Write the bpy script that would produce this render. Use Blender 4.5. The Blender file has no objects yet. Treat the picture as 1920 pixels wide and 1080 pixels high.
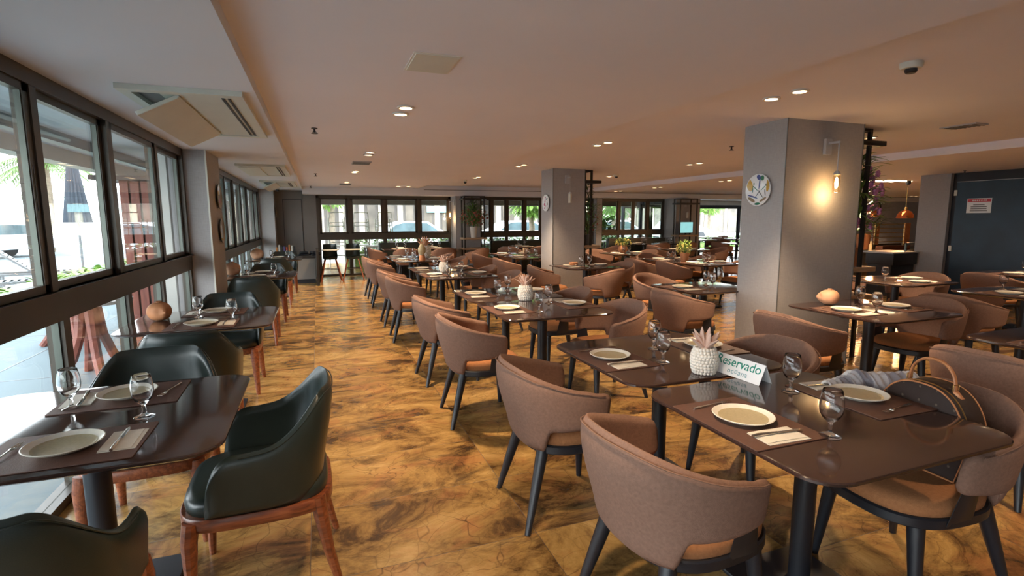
import bpy, math, random
from math import sin, cos, pi, radians
from mathutils import Matrix, Vector
random.seed(7)
S = bpy.context.scene
COL = S.collection

# ------------------------------------------------------------------ camera
cam_d = bpy.data.cameras.new('camera'); cam = bpy.data.objects.new('camera', cam_d); COL.objects.link(cam)
cam_d.sensor_width = 36.0; cam_d.lens = 36.0 * 975.0 / 1920.0; cam_d.clip_start = 0.05; cam_d.clip_end = 300
yaw, pitch, roll = 0.35583802, 0.13135519, 0.003865
fwd = Vector((sin(yaw)*cos(pitch), cos(yaw)*cos(pitch), -sin(pitch)))
rt = Vector((cos(yaw), -sin(yaw), 0)); dn = fwd.cross(rt)
rt2 = rt*cos(roll) + dn*sin(roll); dn2 = -rt*sin(roll) + dn*cos(roll)
cam.matrix_world = Matrix(((rt2.x, -dn2.x, -fwd.x, 0), (rt2.y, -dn2.y, -fwd.y, 0), (rt2.z, -dn2.z, -fwd.z, 1.5), (0, 0, 0, 1)))
S.camera = cam
# ------------------------------------------------------------------ world, view
W = bpy.data.worlds.new('overcast_sky'); S.world = W; W.use_nodes = True
wn = W.node_tree; bg = wn.nodes['Background']
wtc = wn.nodes.new('ShaderNodeTexCoord'); wsep = wn.nodes.new('ShaderNodeSeparateXYZ'); wr = wn.nodes.new('ShaderNodeValToRGB')
wn.links.new(wtc.outputs['Generated'], wsep.inputs[0]); wn.links.new(wsep.outputs['Z'], wr.inputs[0]); wn.links.new(wr.outputs[0], bg.inputs[0])
wr.color_ramp.elements[0].color = (0.62, 0.68, 0.72, 1); wr.color_ramp.elements[0].position = -0.0
wr.color_ramp.elements[1].color = (0.80, 0.88, 1.0, 1); wr.color_ramp.elements[1].position = 0.6
e_ = wr.color_ramp.elements.new(0.03); e_.color = (0.95, 0.96, 1.0, 1)
bg.inputs[1].default_value = 6.8
S.view_settings.view_transform = 'Standard'; S.view_settings.look = 'None'; S.view_settings.gamma = 1.0
S.view_settings.use_curve_mapping = False; S.view_settings.exposure = 0.72

def portal(x, y, z, sx, sy, rot):
    d = bpy.data.lights.new('window_portal', 'AREA'); d.shape = 'RECTANGLE'; d.size = sx; d.size_y = sy
    try: d.cycles.is_portal = True
    except Exception: return
    o = bpy.data.objects.new('window_portal', d); COL.objects.link(o); o.location = (x, y, z); o.rotation_euler = rot
portal(-1.5, 1.8, 1.15, 2.2, 9.5, (0, -pi/2, 0))
portal(-1.5, 10.9, 1.15, 2.2, 7.0, (0, -pi/2, 0))
portal(5.4, 15.0, 1.1, 11.0, 2.1, (-pi/2, 0, 0))

# ------------------------------------------------------------------ materials
_m = {}
def nt(name):
    m = bpy.data.materials.new(name); m.use_nodes = True; t = m.node_tree; b = t.nodes['Principled BSDF']; _m[name] = m
    return m, t, b
def mat(name, col, rough=0.5, metal=0.0, var=0.12, scale=6.0, bump=0.0, bscale=60.0, emit=None, estr=0.0, coat=0.0, spec=0.5, sheen=0.0):
    if name in _m: return _m[name]
    m, t, b = nt(name)
    tc = t.nodes.new('ShaderNodeTexCoord'); n = t.nodes.new('ShaderNodeTexNoise'); n.inputs['Scale'].default_value = scale; n.inputs['Detail'].default_value = 4
    r = t.nodes.new('ShaderNodeValToRGB')
    lo = tuple(max(0, c*(1-var)) for c in col); hi = tuple(min(1, c*(1+var)) for c in col)
    r.color_ramp.elements[0].position = 0.3; r.color_ramp.elements[1].position = 0.7
    r.color_ramp.elements[0].color = (*lo, 1); r.color_ramp.elements[1].color = (*hi, 1)
    t.links.new(tc.outputs['Object'], n.inputs['Vector']); t.links.new(n.outputs['Fac'], r.inputs[0]); t.links.new(r.outputs[0], b.inputs['Base Color'])
    b.inputs['Roughness'].default_value = rough; b.inputs['Metallic'].default_value = metal
    b.inputs['Specular IOR Level'].default_value = spec
    if coat: b.inputs['Coat Weight'].default_value = coat; b.inputs['Coat Roughness'].default_value = 0.08
    if sheen: b.inputs['Sheen Weight'].default_value = sheen; b.inputs['Sheen Roughness'].default_value = 0.4
    if emit: b.inputs['Emission Color'].default_value = (*emit, 1); b.inputs['Emission Strength'].default_value = estr
    if bump:
        n2 = t.nodes.new('ShaderNodeTexNoise'); n2.inputs['Scale'].default_value = bscale; n2.inputs['Detail'].default_value = 3
        bp = t.nodes.new('ShaderNodeBump'); bp.inputs['Strength'].default_value = bump; bp.inputs['Distance'].default_value = 0.01
        t.links.new(tc.outputs['Object'], n2.inputs['Vector']); t.links.new(n2.outputs['Fac'], bp.inputs['Height']); t.links.new(bp.outputs[0], b.inputs['Normal'])
    return m

def ramp(t, els):
    r = t.nodes.new('ShaderNodeValToRGB'); cr = r.color_ramp
    while len(cr.elements) > 1: cr.elements.remove(cr.elements[0])
    cr.elements[0].position = els[0][0]; cr.elements[0].color = (*els[0][1], 1)
    for p, c in els[1:]:
        e = cr.elements.new(p); e.color = (*c, 1)
    return r
def mix(t, a, b, fac=None, mode='MIX', f=0.5):
    n = t.nodes.new('ShaderNodeMix'); n.data_type = 'RGBA'; n.blend_type = mode; n.inputs[0].default_value = f
    if fac is not None: t.links.new(fac, n.inputs[0])
    for s, i in ((a, 6), (b, 7)):
        if isinstance(s, tuple): n.inputs[i].default_value = (*s, 1)
        else: t.links.new(s, n.inputs[i])
    return n.outputs[2]
def mathn(t, op, a, b=None, c=None):
    n = t.nodes.new('ShaderNodeMath'); n.operation = op
    for k, s in enumerate((a, b, c)):
        if s is None: continue
        if isinstance(s, (int, float)): n.inputs[k].default_value = s
        else: t.links.new(s, n.inputs[k])
    return n.outputs[0]

def floor_mat():
    m, t, b = nt('polished_brown_marble')
    tc = t.nodes.new('ShaderNodeTexCoord')
    sep = t.nodes.new('ShaderNodeSeparateXYZ'); t.links.new(tc.outputs['Object'], sep.inputs[0])
    u = mathn(t, 'DIVIDE', mathn(t, 'ADD', sep.outputs[0], 0.1), 1.02); v = mathn(t, 'DIVIDE', mathn(t, 'SUBTRACT', sep.outputs[1], 2.15), 0.57)
    cx = mathn(t, 'FLOOR', u); cy = mathn(t, 'FLOOR', v)
    # per tile offset of the stone pattern
    comb = t.nodes.new('ShaderNodeCombineXYZ'); t.links.new(cx, comb.inputs[0]); t.links.new(cy, comb.inputs[1])
    wn_ = t.nodes.new('ShaderNodeTexWhiteNoise'); wn_.noise_dimensions = '3D'; t.links.new(comb.outputs[0], wn_.inputs['Vector'])
    off = t.nodes.new('ShaderNodeVectorMath'); off.operation = 'MULTIPLY_ADD'
    t.links.new(wn_.outputs['Color'], off.inputs[0]); off.inputs[1].default_value = (0.45, 0.45, 3); t.links.new(tc.outputs['Object'], off.inputs[2])
    rotm = t.nodes.new('ShaderNodeMapping'); rotm.inputs['Rotation'].default_value = (0, 0, radians(-38)); rotm.inputs['Scale'].default_value = (1.0, 1.55, 1.0)
    t.links.new(off.outputs[0], rotm.inputs[0])
    n1 = t.nodes.new('ShaderNodeTexNoise'); n1.inputs['Scale'].default_value = 1.9; n1.inputs['Detail'].default_value = 10; n1.inputs['Roughness'].default_value = 0.72; n1.inputs['Distortion'].default_value = 0.7
    t.links.new(rotm.outputs[0], n1.inputs['Vector'])
    r1 = ramp(t, [(0.32, (0.028, 0.018, 0.011)), (0.40, (0.090, 0.046, 0.017)), (0.455, (0.210, 0.118, 0.038)), (0.53, (0.330, 0.195, 0.062)), (0.66, (0.50, 0.315, 0.115))])
    t.links.new(n1.outputs['Fac'], r1.inputs[0])
    n3 = t.nodes.new('ShaderNodeTexNoise'); n3.inputs['Scale'].default_value = 2.2; n3.inputs['Detail'].default_value = 8; n3.inputs['Roughness'].default_value = 0.65; n3.inputs['Distortion'].default_value = 0.9; t.links.new(rotm.outputs[0], n3.inputs['Vector'])
    r3 = ramp(t, [(0.50, (0, 0, 0)), (0.66, (1, 1, 1))]); t.links.new(n3.outputs['Fac'], r3.inputs[0])
    c1 = mix(t, r1.outputs[0], (0.36, 0.150, 0.055), fac=mathn(t, 'MULTIPLY', r3.outputs[0], 0.55))
    # smoky dark brush strokes
    n6 = t.nodes.new('ShaderNodeTexNoise'); n6.inputs['Scale'].default_value = 1.25; n6.inputs['Detail'].default_value = 9; n6.inputs['Roughness'].default_value = 0.7; n6.inputs['Distortion'].default_value = 1.3; t.links.new(rotm.outputs[0], n6.inputs['Vector'])
    r6 = ramp(t, [(0.55, (0, 0, 0)), (0.66, (1, 1, 1))]); t.links.new(n6.outputs['Fac'], r6.inputs[0])
    c1 = mix(t, c1, (0.050, 0.030, 0.018), fac=mathn(t, 'MULTIPLY', r6.outputs[0], 0.72))
    n4 = t.nodes.new('ShaderNodeTexNoise'); n4.inputs['Scale'].default_value = 1.4; n4.inputs['Detail'].default_value = 3; n4.inputs['Distortion'].default_value = 0.8; t.links.new(rotm.outputs[0], n4.inputs['Vector'])
    # hair cracks, straight-ish, only where the stone is orange
    dis = t.nodes.new('ShaderNodeVectorMath'); dis.operation = 'MULTIPLY_ADD'; t.links.new(n4.outputs['Color'], dis.inputs[0]); dis.inputs[1].default_value = (0.5, 0.5, 0.5); t.links.new(off.outputs[0], dis.inputs[2])
    c3 = c1
    for scl, wd, am in ((2.6, 0.012, 0.9), (6.0, 0.02, 0.7)):
        n5 = t.nodes.new('ShaderNodeTexVoronoi'); n5.feature = 'DISTANCE_TO_EDGE'; n5.inputs['Scale'].default_value = scl; t.links.new(dis.outputs[0], n5.inputs['Vector'])
        r5 = ramp(t, [(0.0, (1, 1, 1)), (wd, (0, 0, 0))]); t.links.new(n5.outputs['Distance'], r5.inputs[0])
        c3 = mix(t, c3, (0.045, 0.024, 0.012), fac=mathn(t, 'MULTIPLY', r5.outputs[0], mathn(t, 'MULTIPLY', mathn(t, 'MULTIPLY_ADD', r3.outputs[0], 0.6, 0.4), am)))
    fx = mathn(t, 'ABSOLUTE', mathn(t, 'SUBTRACT', mathn(t, 'FRACT', u), 0.5)); fy = mathn(t, 'ABSOLUTE', mathn(t, 'SUBTRACT', mathn(t, 'FRACT', v), 0.5))
    jx = mathn(t, 'GREATER_THAN', fx, 0.4982); jy = mathn(t, 'GREATER_THAN', fy, 0.4972)
    j = mathn(t, 'MAXIMUM', jx, jy)
    c4 = mix(t, c3, (0.05, 0.03, 0.018), fac=mathn(t, 'MULTIPLY', j, 0.8))
    t.links.new(c4, b.inputs['Base Color'])
    rr = mathn(t, 'MULTIPLY_ADD', n1.outputs['Fac'], 0.14, 0.16); t.links.new(mathn(t, 'MULTIPLY_ADD', j, 0.3, rr), b.inputs['Roughness'])
    bp = t.nodes.new('ShaderNodeBump'); bp.inputs['Strength'].default_value = 0.12; bp.inputs['Distance'].default_value = 0.01
    t.links.new(mathn(t, 'SUBTRACT', n4.outputs['Fac'], j), bp.inputs['Height']); t.links.new(bp.outputs[0], b.inputs['Normal'])
    b.inputs['Specular IOR Level'].default_value = 0.45
    return m

def linen_mat(name, c, c2, sc=260.0, rough=0.8, horiz=True):
    m, t, b = nt(name)
    tc = t.nodes.new('ShaderNodeTexCoord')
    outs = []
    for s in ((sc, sc, 18.0), (14.0, 14.0, sc)):
        mp = t.nodes.new('ShaderNodeMapping'); mp.inputs['Scale'].default_value = s; t.links.new(tc.outputs['Object'], mp.inputs[0])
        n = t.nodes.new('ShaderNodeTexNoise'); n.inputs['Scale'].default_value = 1.0; n.inputs['Detail'].default_value = 2; t.links.new(mp.outputs[0], n.inputs['Vector']); outs.append(n.outputs['Fac'])
    f = mathn(t, 'MULTIPLY', mathn(t, 'ADD', outs[0], outs[1]), 0.5)
    r = ramp(t, [(0.38, c), (0.62, c2)]); t.links.new(f, r.inputs[0]); t.links.new(r.outputs[0], b.inputs['Base Color'])
    b.inputs['Roughness'].default_value = rough
    bp = t.nodes.new('ShaderNodeBump'); bp.inputs['Strength'].default_value = 0.25; bp.inputs['Distance'].default_value = 0.003
    t.links.new(f, bp.inputs['Height']); t.links.new(bp.outputs[0], b.inputs['Normal'])
    return m

def wood_mat(name, c1, c2, c3, rough=0.35, axis=(6, 60, 60)):
    m, t, b = nt(name)
    tc = t.nodes.new('ShaderNodeTexCoord'); mp = t.nodes.new('ShaderNodeMapping'); mp.inputs['Scale'].default_value = axis; t.links.new(tc.outputs['Object'], mp.inputs[0])
    n = t.nodes.new('ShaderNodeTexNoise'); n.inputs['Scale'].default_value = 1.0; n.inputs['Detail'].default_value = 6; n.inputs['Distortion'].default_value = 0.8; t.links.new(mp.outputs[0], n.inputs['Vector'])
    r = ramp(t, [(0.3, c1), (0.5, c2), (0.7, c3)]); t.links.new(n.outputs['Fac'], r.inputs[0]); t.links.new(r.outputs[0], b.inputs['Base Color'])
    b.inputs['Roughness'].default_value = rough
    return m

def pane_mat(name, tint, fac, pw=3.5, base=0.05):
    # thin window glass: clear with a Fresnel reflection
    m = bpy.data.materials.new(name); m.use_nodes = True; t = m.node_tree; _m[name] = m
    t.nodes.remove(t.nodes['Principled BSDF']); out = t.nodes['Material Output']
    tr = t.nodes.new('ShaderNodeBsdfTransparent'); tr.inputs[0].default_value = (*tint, 1)
    gl = t.nodes.new('ShaderNodeBsdfGlossy'); gl.inputs['Roughness'].default_value = 0.01; gl.inputs[0].default_value = (1, 1, 1, 1)
    fr = t.nodes.new('ShaderNodeLayerWeight'); fr.inputs[0].default_value = 0.5
    n = t.nodes.new('ShaderNodeTexNoise'); n.inputs['Scale'].default_value = 1.5
    k = mathn(t, 'MULTIPLY', mathn(t, 'MULTIPLY_ADD', mathn(t, 'POWER', fr.outputs[1], pw), fac, base), mathn(t, 'MULTIPLY_ADD', n.outputs['Fac'], 0.2, 0.9))
    mx = t.nodes.new('ShaderNodeMixShader'); t.links.new(mathn(t, 'MINIMUM', k, 1.0), mx.inputs[0]); t.links.new(tr.outputs[0], mx.inputs[1]); t.links.new(gl.outputs[0], mx.inputs[2])
    t.links.new(mx.outputs[0], out.inputs[0])
    return m

def glass_mat(name, col=(1, 1, 1), rough=0.0):
    m, t, b = nt(name)
    n = t.nodes.new('ShaderNodeTexNoise'); n.inputs['Scale'].default_value = 8
    r = ramp(t, [(0.0, tuple(c*0.97 for c in col)), (1.0, col)]); t.links.new(n.outputs['Fac'], r.inputs[0]); t.links.new(r.outputs[0], b.inputs['Base Color'])
    b.inputs['Transmission Weight'].default_value = 1.0; b.inputs['Roughness'].default_value = rough; b.inputs['IOR'].default_value = 1.40
    return m

M_floor = floor_mat()
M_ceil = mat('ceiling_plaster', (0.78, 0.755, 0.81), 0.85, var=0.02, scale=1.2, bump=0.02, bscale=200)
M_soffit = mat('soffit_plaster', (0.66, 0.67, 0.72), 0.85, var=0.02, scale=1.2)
M_wall = linen_mat('grey_linen_wallcovering', (0.32, 0.305, 0.30), (0.37, 0.355, 0.35))
M_wallb = mat('back_wall_paint', (0.38, 0.40, 0.46), 0.7, var=0.05)
M_walld = mat('dark_grey_panel', (0.165, 0.15, 0.135), 0.6, var=0.06, scale=3)
M_frame = mat('bronze_aluminium', (0.075, 0.060, 0.046), 0.38, metal=0.35, var=0.08, scale=3)
M_framel = mat('satin_aluminium_edge', (0.12, 0.13, 0.11), 0.35, metal=0.6, var=0.06, scale=3)
M_pane = pane_mat('clear_window_glass', (0.95, 0.98, 0.97), 0.5)
M_table = mat('dark_brown_tabletop', (0.040, 0.021, 0.017), 0.09, var=0.14, scale=90, coat=0.2, spec=0.6)
M_tedge = mat('tabletop_edge', (0.10, 0.06, 0.05), 0.35, var=0.05)
M_black = mat('black_powder_coat', (0.013, 0.014, 0.019), 0.38, var=0.1, scale=20)
M_blackm = mat('black_steel_frame', (0.02, 0.018, 0.017), 0.45, var=0.1, scale=10)
M_fab = mat('brown_woven_fabric', (0.235, 0.137, 0.10), 0.95, var=0.10, scale=90, bump=0.35, bscale=420, spec=0.15)
M_fabseat = mat('tan_seat_fabric', (0.36, 0.155, 0.065), 0.95, var=0.10, scale=90, bump=0.3, bscale=420, spec=0.15)
M_green = mat('dark_green_leather', (0.020, 0.028, 0.024), 0.30, var=0.08, scale=20, bump=0.06, bscale=320, spec=0.55)
M_wood = wood_mat('reddish_walnut', (0.11, 0.030, 0.014), (0.22, 0.062, 0.024), (0.32, 0.10, 0.038), 0.28)
M_leafg = mat('green_leaf', (0.12, 0.22, 0.05), 0.5, var=0.5, scale=14)
M_leafl = mat('light_green_leaf', (0.20, 0.32, 0.07), 0.5, var=0.5, scale=10)
M_leafd = mat('dark_green_leaf', (0.05, 0.10, 0.035), 0.45, var=0.5, scale=14)
M_pink = mat('pink_orchid_petal', (0.52, 0.20, 0.42), 0.6, var=0.3, scale=30)
M_redfl = mat('dusky_red_berry', (0.34, 0.10, 0.075), 0.6, var=0.4, scale=30)
M_yel = mat('yellow_green_petal', (0.52, 0.44, 0.13), 0.6, var=0.4, scale=30)
M_terra = mat('terracotta', (0.48, 0.20, 0.085), 0.7, var=0.15, scale=9)
M_terral = mat('pale_terracotta', (0.62, 0.33, 0.19), 0.55, var=0.18, scale=11)
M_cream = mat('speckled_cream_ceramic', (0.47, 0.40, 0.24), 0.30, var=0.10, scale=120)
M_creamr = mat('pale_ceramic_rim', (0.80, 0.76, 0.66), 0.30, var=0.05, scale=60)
M_white = mat('white_ceramic', (0.74, 0.70, 0.64), 0.5, var=0.05, scale=20)
M_pinkc = mat('blush_ceramic', (0.62, 0.42, 0.34), 0.55, var=0.12, scale=14)
M_mat = mat('brown_leatherette', (0.115, 0.055, 0.038), 0.55, var=0.1, scale=60, bump=0.15, bscale=240)
M_nap = mat('cream_paper_napkin', (0.72, 0.67, 0.58), 0.9, var=0.05, scale=20, bump=0.1, bscale=90)
M_steel = mat('polished_cutlery_steel', (0.62, 0.58, 0.53), 0.16, metal=1.0, var=0.05)
M_card = mat('white_card', (0.80, 0.82, 0.84), 0.6, var=0.01)
M_ink = mat('teal_print', (0.0, 0.23, 0.17), 0.6, var=0.02)
M_ink2 = mat('grey_teal_print', (0.16, 0.34, 0.38), 0.6, var=0.02)
M_plas = mat('off_white_plastic', (0.60, 0.60, 0.53), 0.5, var=0.03)
M_plasg = mat('grey_lamp_metal', (0.42, 0.42, 0.44), 0.45, var=0.03)
M_glass = glass_mat('drinking_glass')
M_glow = mat('warm_led_disc', (1, 0.9, 0.75), 0.5, emit=(1.0, 0.72, 0.42), estr=14.0)
M_bulb = mat('warm_filament_bulb', (1, 0.9, 0.75), 0.5, emit=(1.0, 0.62, 0.28), estr=22.0)
M_amber = mat('frosted_lamp_glass', (0.9, 0.75, 0.55), 0.4, emit=(1.0, 0.62, 0.28), estr=1.6)
M_copper = mat('polished_copper', (0.75, 0.26, 0.12), 0.2, metal=1.0, var=0.06)
M_brass = mat('brass', (0.62, 0.36, 0.13), 0.3, metal=1.0, var=0.06)
M_grey = mat('grey_metal', (0.16, 0.16, 0.16), 0.45, metal=0.3, var=0.06)
M_navy = mat('dark_navy_door_laminate', (0.005, 0.026, 0.050), 0.42, var=0.25, scale=2.5)
M_navyf = mat('navy_door_frame', (0.012, 0.012, 0.018), 0.5)
M_shelf = wood_mat('pale_oak_shelf', (0.30, 0.20, 0.12), (0.38, 0.26, 0.16), (0.45, 0.31, 0.2), 0.55)
M_red = wood_mat('red_brown_slats', (0.14, 0.035, 0.022), (0.20, 0.052, 0.032), (0.27, 0.075, 0.045), 0.55, axis=(30, 30, 4))
M_patio = mat('pale_patio_stone', (0.13, 0.165, 0.175), 0.75, var=0.08, scale=0.8)
M_street = mat('street_paving', (0.6, 0.6, 0.58), 0.8, var=0.08, scale=1)
M_vceil = mat('veranda_ceiling_paint', (0.42, 0.45, 0.48), 0.8, var=0.04)
M_concrete = mat('pale_render', (0.55, 0.53, 0.48), 0.8, var=0.08, scale=2)
M_sand = mat('pale_sand', (0.30, 0.29, 0.27), 0.9, var=0.05)
M_trunk = mat('palm_bark', (0.22, 0.17, 0.12), 0.9, var=0.3, scale=8)
M_canvas = mat('grey_blue_canvas', (0.045, 0.055, 0.07), 0.8, var=0.15, scale=3)
M_car = mat('white_car_paint', (0.75, 0.77, 0.80), 0.25, var=0.03)
M_carg = mat('dark_car_glass', (0.10, 0.14, 0.15), 0.1, var=0.3, scale=2)
M_bldg = mat('shopfront_grey', (0.13, 0.11, 0.095), 0.6, var=0.3, scale=0.7)
M_shopg = mat('dim_shop_interior', (0.16, 0.13, 0.10), 0.3, var=0.5, scale=0.9)
M_bldw = mat('pale_building_column', (0.68, 0.58, 0.42), 0.7, var=0.05)
M_teal = mat('teal_sign_board', (0.32, 0.52, 0.52), 0.6, var=0.05)

# ------------------------------------------------------------------ mesh builder
class MB:
    def __init__(s): s.v = []; s.f = []
    def mark(s): return len(s.v)
    def xf(s, k, m):
        for i in range(k, len(s.v)): s.v[i] = tuple(m @ Vector(s.v[i]))
        return s
    def box(s, x0, x1, y0, y1, z0, z1):
        k = len(s.v)
        s.v += [(x, y, z) for z in (z0, z1) for y in (y0, y1) for x in (x0, x1)]
        s.f += [tuple(k+i for i in q) for q in ((0, 2, 3, 1), (4, 5, 7, 6), (0, 1, 5, 4), (2, 6, 7, 3), (0, 4, 6, 2), (1, 3, 7, 5))]
        return s
    def bbox(s, x0, x1, y0, y1, z0, z1, b=0.004):
        out = [(x0+b, y0), (x1-b, y0), (x1, y0+b), (x1, y1-b), (x1-b, y1), (x0+b, y1), (x0, y1-b), (x0, y0+b)]
        return s.prism(out, z0, z1, b)
    def prism(s, out, z0, z1, b=0.0):
        n = len(out); k = len(s.v)
        cx = sum(p[0] for p in out)/n; cy = sum(p[1] for p in out)/n
        def ins(p):
            d = math.hypot(p[0]-cx, p[1]-cy) or 1
            return (p[0]-(p[0]-cx)/d*b, p[1]-(p[1]-cy)/d*b)
        if b:
            rings = [([ins(p) for p in out], z0), (out, z0+b), (out, z1-b), ([ins(p) for p in out], z1)]
        else: rings = [(out, z0), (out, z1)]
        for r, z in rings: s.v += [(p[0], p[1], z) for p in r]
        s.f.append(tuple(k+i for i in range(n))[::-1])
        for j in range(len(rings)-1):
            a = k+j*n
            for i in range(n): i2 = (i+1) % n; s.f.append((a+i, a+i2, a+n+i2, a+n+i))
        a = k+(len(rings)-1)*n
        s.f.append(tuple(a+i for i in range(n)))
        return s
    def path(s, pts, rad, n=10, cap=True, flat=1.0):
        pts = [Vector(p) for p in pts]
        if not isinstance(rad, (list, tuple)): rad = [rad]*len(pts)
        k = len(s.v); ref = None
        for i, p in enumerate(pts):
            d = (pts[min(i+1, len(pts)-1)] - pts[max(i-1, 0)]).normalized()
            if ref is None: ref = Vector((0, 0, 1)) if abs(d.z) < 0.9 else Vector((1, 0, 0))
            u = ref - d*ref.dot(d); u.normalize(); w = d.cross(u); ref = u
            for j in range(n):
                a = 2*pi*j/n; q = p + (u*cos(a)*flat + w*sin(a))*rad[i]; s.v.append(tuple(q))
        for i in range(len(pts)-1):
            for j in range(n):
                j2 = (j+1) % n; a = k+i*n
                s.f.append((a+j, a+j2, a+n+j2, a+n+j))
        if cap:
            s.f.append(tuple(k+j for j in range(n))[::-1]); a = k+(len(pts)-1)*n; s.f.append(tuple(a+j for j in range(n)))
        return s
    def lathe(s, prof, n=24, c=(0, 0, 0), close=False, sx=1.0, sy=1.0):
        k = len(s.v); m = len(prof)
        for r, z in prof:
            for j in range(n):
                a = 2*pi*j/n; s.v.append((c[0]+r*cos(a)*sx, c[1]+r*sin(a)*sy, c[2]+z))
        rng = m if close else m-1
        for i in range(rng):
            a = k+i*n; b2 = k+((i+1) % m)*n
            for j in range(n):
                j2 = (j+1) % n; s.f.append((a+j, a+j2, b2+j2, b2+j))
        if not close:
            if prof[0][0] > 1e-5: s.f.append(tuple(k+j for j in range(n))[::-1])
            if prof[-1][0] > 1e-5: a = k+(m-1)*n; s.f.append(tuple(a+j for j in range(n)))
        return s
    def ball(s, c, r, n=10, m=6, sz=1.0):
        prof = [(r*sin(pi*i/m), -r*cos(pi*i/m)*sz) for i in range(m+1)]
        return s.lathe(prof, n, c)
    def shell(s, fn, nu, nv, th, edge=0.16):
        """closed, rounded shell around the mid surface fn(u,v)"""
        P = [[Vector(fn(i/nu, j/nv)) for j in range(nv+1)] for i in range(nu+1)]
        k = len(s.v)
        def nrm(i, j):
            a = P[min(i+1, nu)][j]-P[max(i-1, 0)][j]; b = P[i][min(j+1, nv)]-P[i][max(j-1, 0)]
            c = a.cross(b); return c.normalized() if c.length > 1e-9 else Vector((0, 0, 1))
        def prof(x, e):
            q = min(x, 1-x)/e
            return 1.0 if q >= 1 else math.sqrt(max(0.0, 1-(1-q)**2))
        for sgn in (1, -1):
            for i in range(nu+1):
                for j in range(nv+1):
                    w = min(prof(i/nu, edge*0.35), prof(j/nv, edge)); w = max(w, 0.12)
                    s.v.append(tuple(P[i][j] + nrm(i, j)*(sgn*th*0.5*w)))
        N = (nu+1)*(nv+1); ix = lambda i, j, o: k+o*N+i*(nv+1)+j
        for i in range(nu):
            for j in range(nv):
                s.f.append((ix(i, j, 0), ix(i+1, j, 0), ix(i+1, j+1, 0), ix(i, j+1, 0)))
                s.f.append((ix(i, j, 1), ix(i, j+1, 1), ix(i+1, j+1, 1), ix(i+1, j, 1)))
        for i in range(nu):
            s.f.append((ix(i, 0, 0), ix(i, 0, 1), ix(i+1, 0, 1), ix(i+1, 0, 0))); s.f.append((ix(i, nv, 0), ix(i+1, nv, 0), ix(i+1, nv, 1), ix(i, nv, 1)))
        for j in range(nv):
            s.f.append((ix(0, j, 0), ix(0, j+1, 0), ix(0, j+1, 1), ix(0, j, 1))); s.f.append((ix(nu, j, 0), ix(nu, j, 1), ix(nu, j+1, 1), ix(nu, j+1, 0)))
        return s
    def leaf(s, p, d, ln, w, bend=0.3, up=(0, 0, 1)):
        """a leaf blade, folded along its midrib"""
        p = Vector(p); d = Vector(d).normalized(); side = d.cross(Vector(up))
        side = side.normalized() if side.length > 1e-4 else Vector((1, 0, 0)); nn = side.cross(d)
        k = len(s.v); m = 4
        for i in range(m+1):
            t = i/m; q = p + d*ln*t - Vector((0, 0, 1))*bend*ln*t*t; ww = w*sin(pi*min(1, t*0.92+0.06))*0.5
            s.v += [tuple(q-side*ww+nn*ww*0.35), tuple(q), tuple(q+side*ww+nn*ww*0.35)]
        for i in range(m):
            a = k+i*3; s.f += [(a, a+1, a+4, a+3), (a+1, a+2, a+5, a+4)]
        return s
    def mesh(s, name, mt, smooth=True, ang=38):
        me = bpy.data.meshes.new(name); me.from_pydata(s.v, [], s.f); me.update()
        if mt: me.materials.append(mt)
        if smooth and me.polygons:
            me.polygons.foreach_set('use_smooth', [True]*len(me.polygons))
            try: me.set_sharp_from_angle(angle=radians(ang))
            except Exception: pass
        return me
    def build(s, name, mt, parent=None, smooth=True, ang=38):
        o = bpy.data.objects.new(name, s.mesh(name, mt, smooth, ang)); COL.objects.link(o)
        if parent: o.parent = parent
        return o

def tag(o, label=None, cat=None, group=None, kind=None):
    if label: o['label'] = label
    if cat: o['category'] = cat
    if group: o['group'] = group
    if kind: o['kind'] = kind
    return o
def empty(name, loc=(0, 0, 0), rz=0.0):
    o = bpy.data.objects.new(name, None); COL.objects.link(o); o.location = loc; o.rotation_euler = (0, 0, rz); o.empty_display_size = 0.1
    return o
KIDS = {}
def copy_tree(o, parent=None):
    c = o.copy(); COL.objects.link(c)
    if parent: c.parent = parent
    for ch in list(o.children): copy_tree(ch, c)
    return c
USED = set()
def place(proto, loc, rz, label, cat, group=None, sc=None):
    """the first call moves the prototype itself, later ones place copies of it and its parts"""
    if proto.name in USED: o = copy_tree(proto)
    else: o = proto; USED.add(proto.name)
    o.location = loc; o.rotation_euler = (0, 0, rz)
    if sc: o.scale = sc
    o['label'] = label; o['category'] = cat
    if group: o['group'] = group
    elif 'group' in o: del o['group']
    return o
def struct(name, mb, mt, parent=None, smooth=False):
    o = mb.build(name, mt, parent, smooth)
    if not parent: o['kind'] = 'structure'
    return o
def rrect(w, d, r, n=8, cx=0, cy=0):
    pts = []
    for sx, sy, a0 in ((1, 1, 0), (-1, 1, pi/2), (-1, -1, pi), (1, -1, 1.5*pi)):
        for i in range(n+1):
            a = a0+pi/2*i/n; pts.append((cx+sx*(w/2-r)+r*cos(a), cy+sy*(d/2-r)+r*sin(a)))
    return pts

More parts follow.
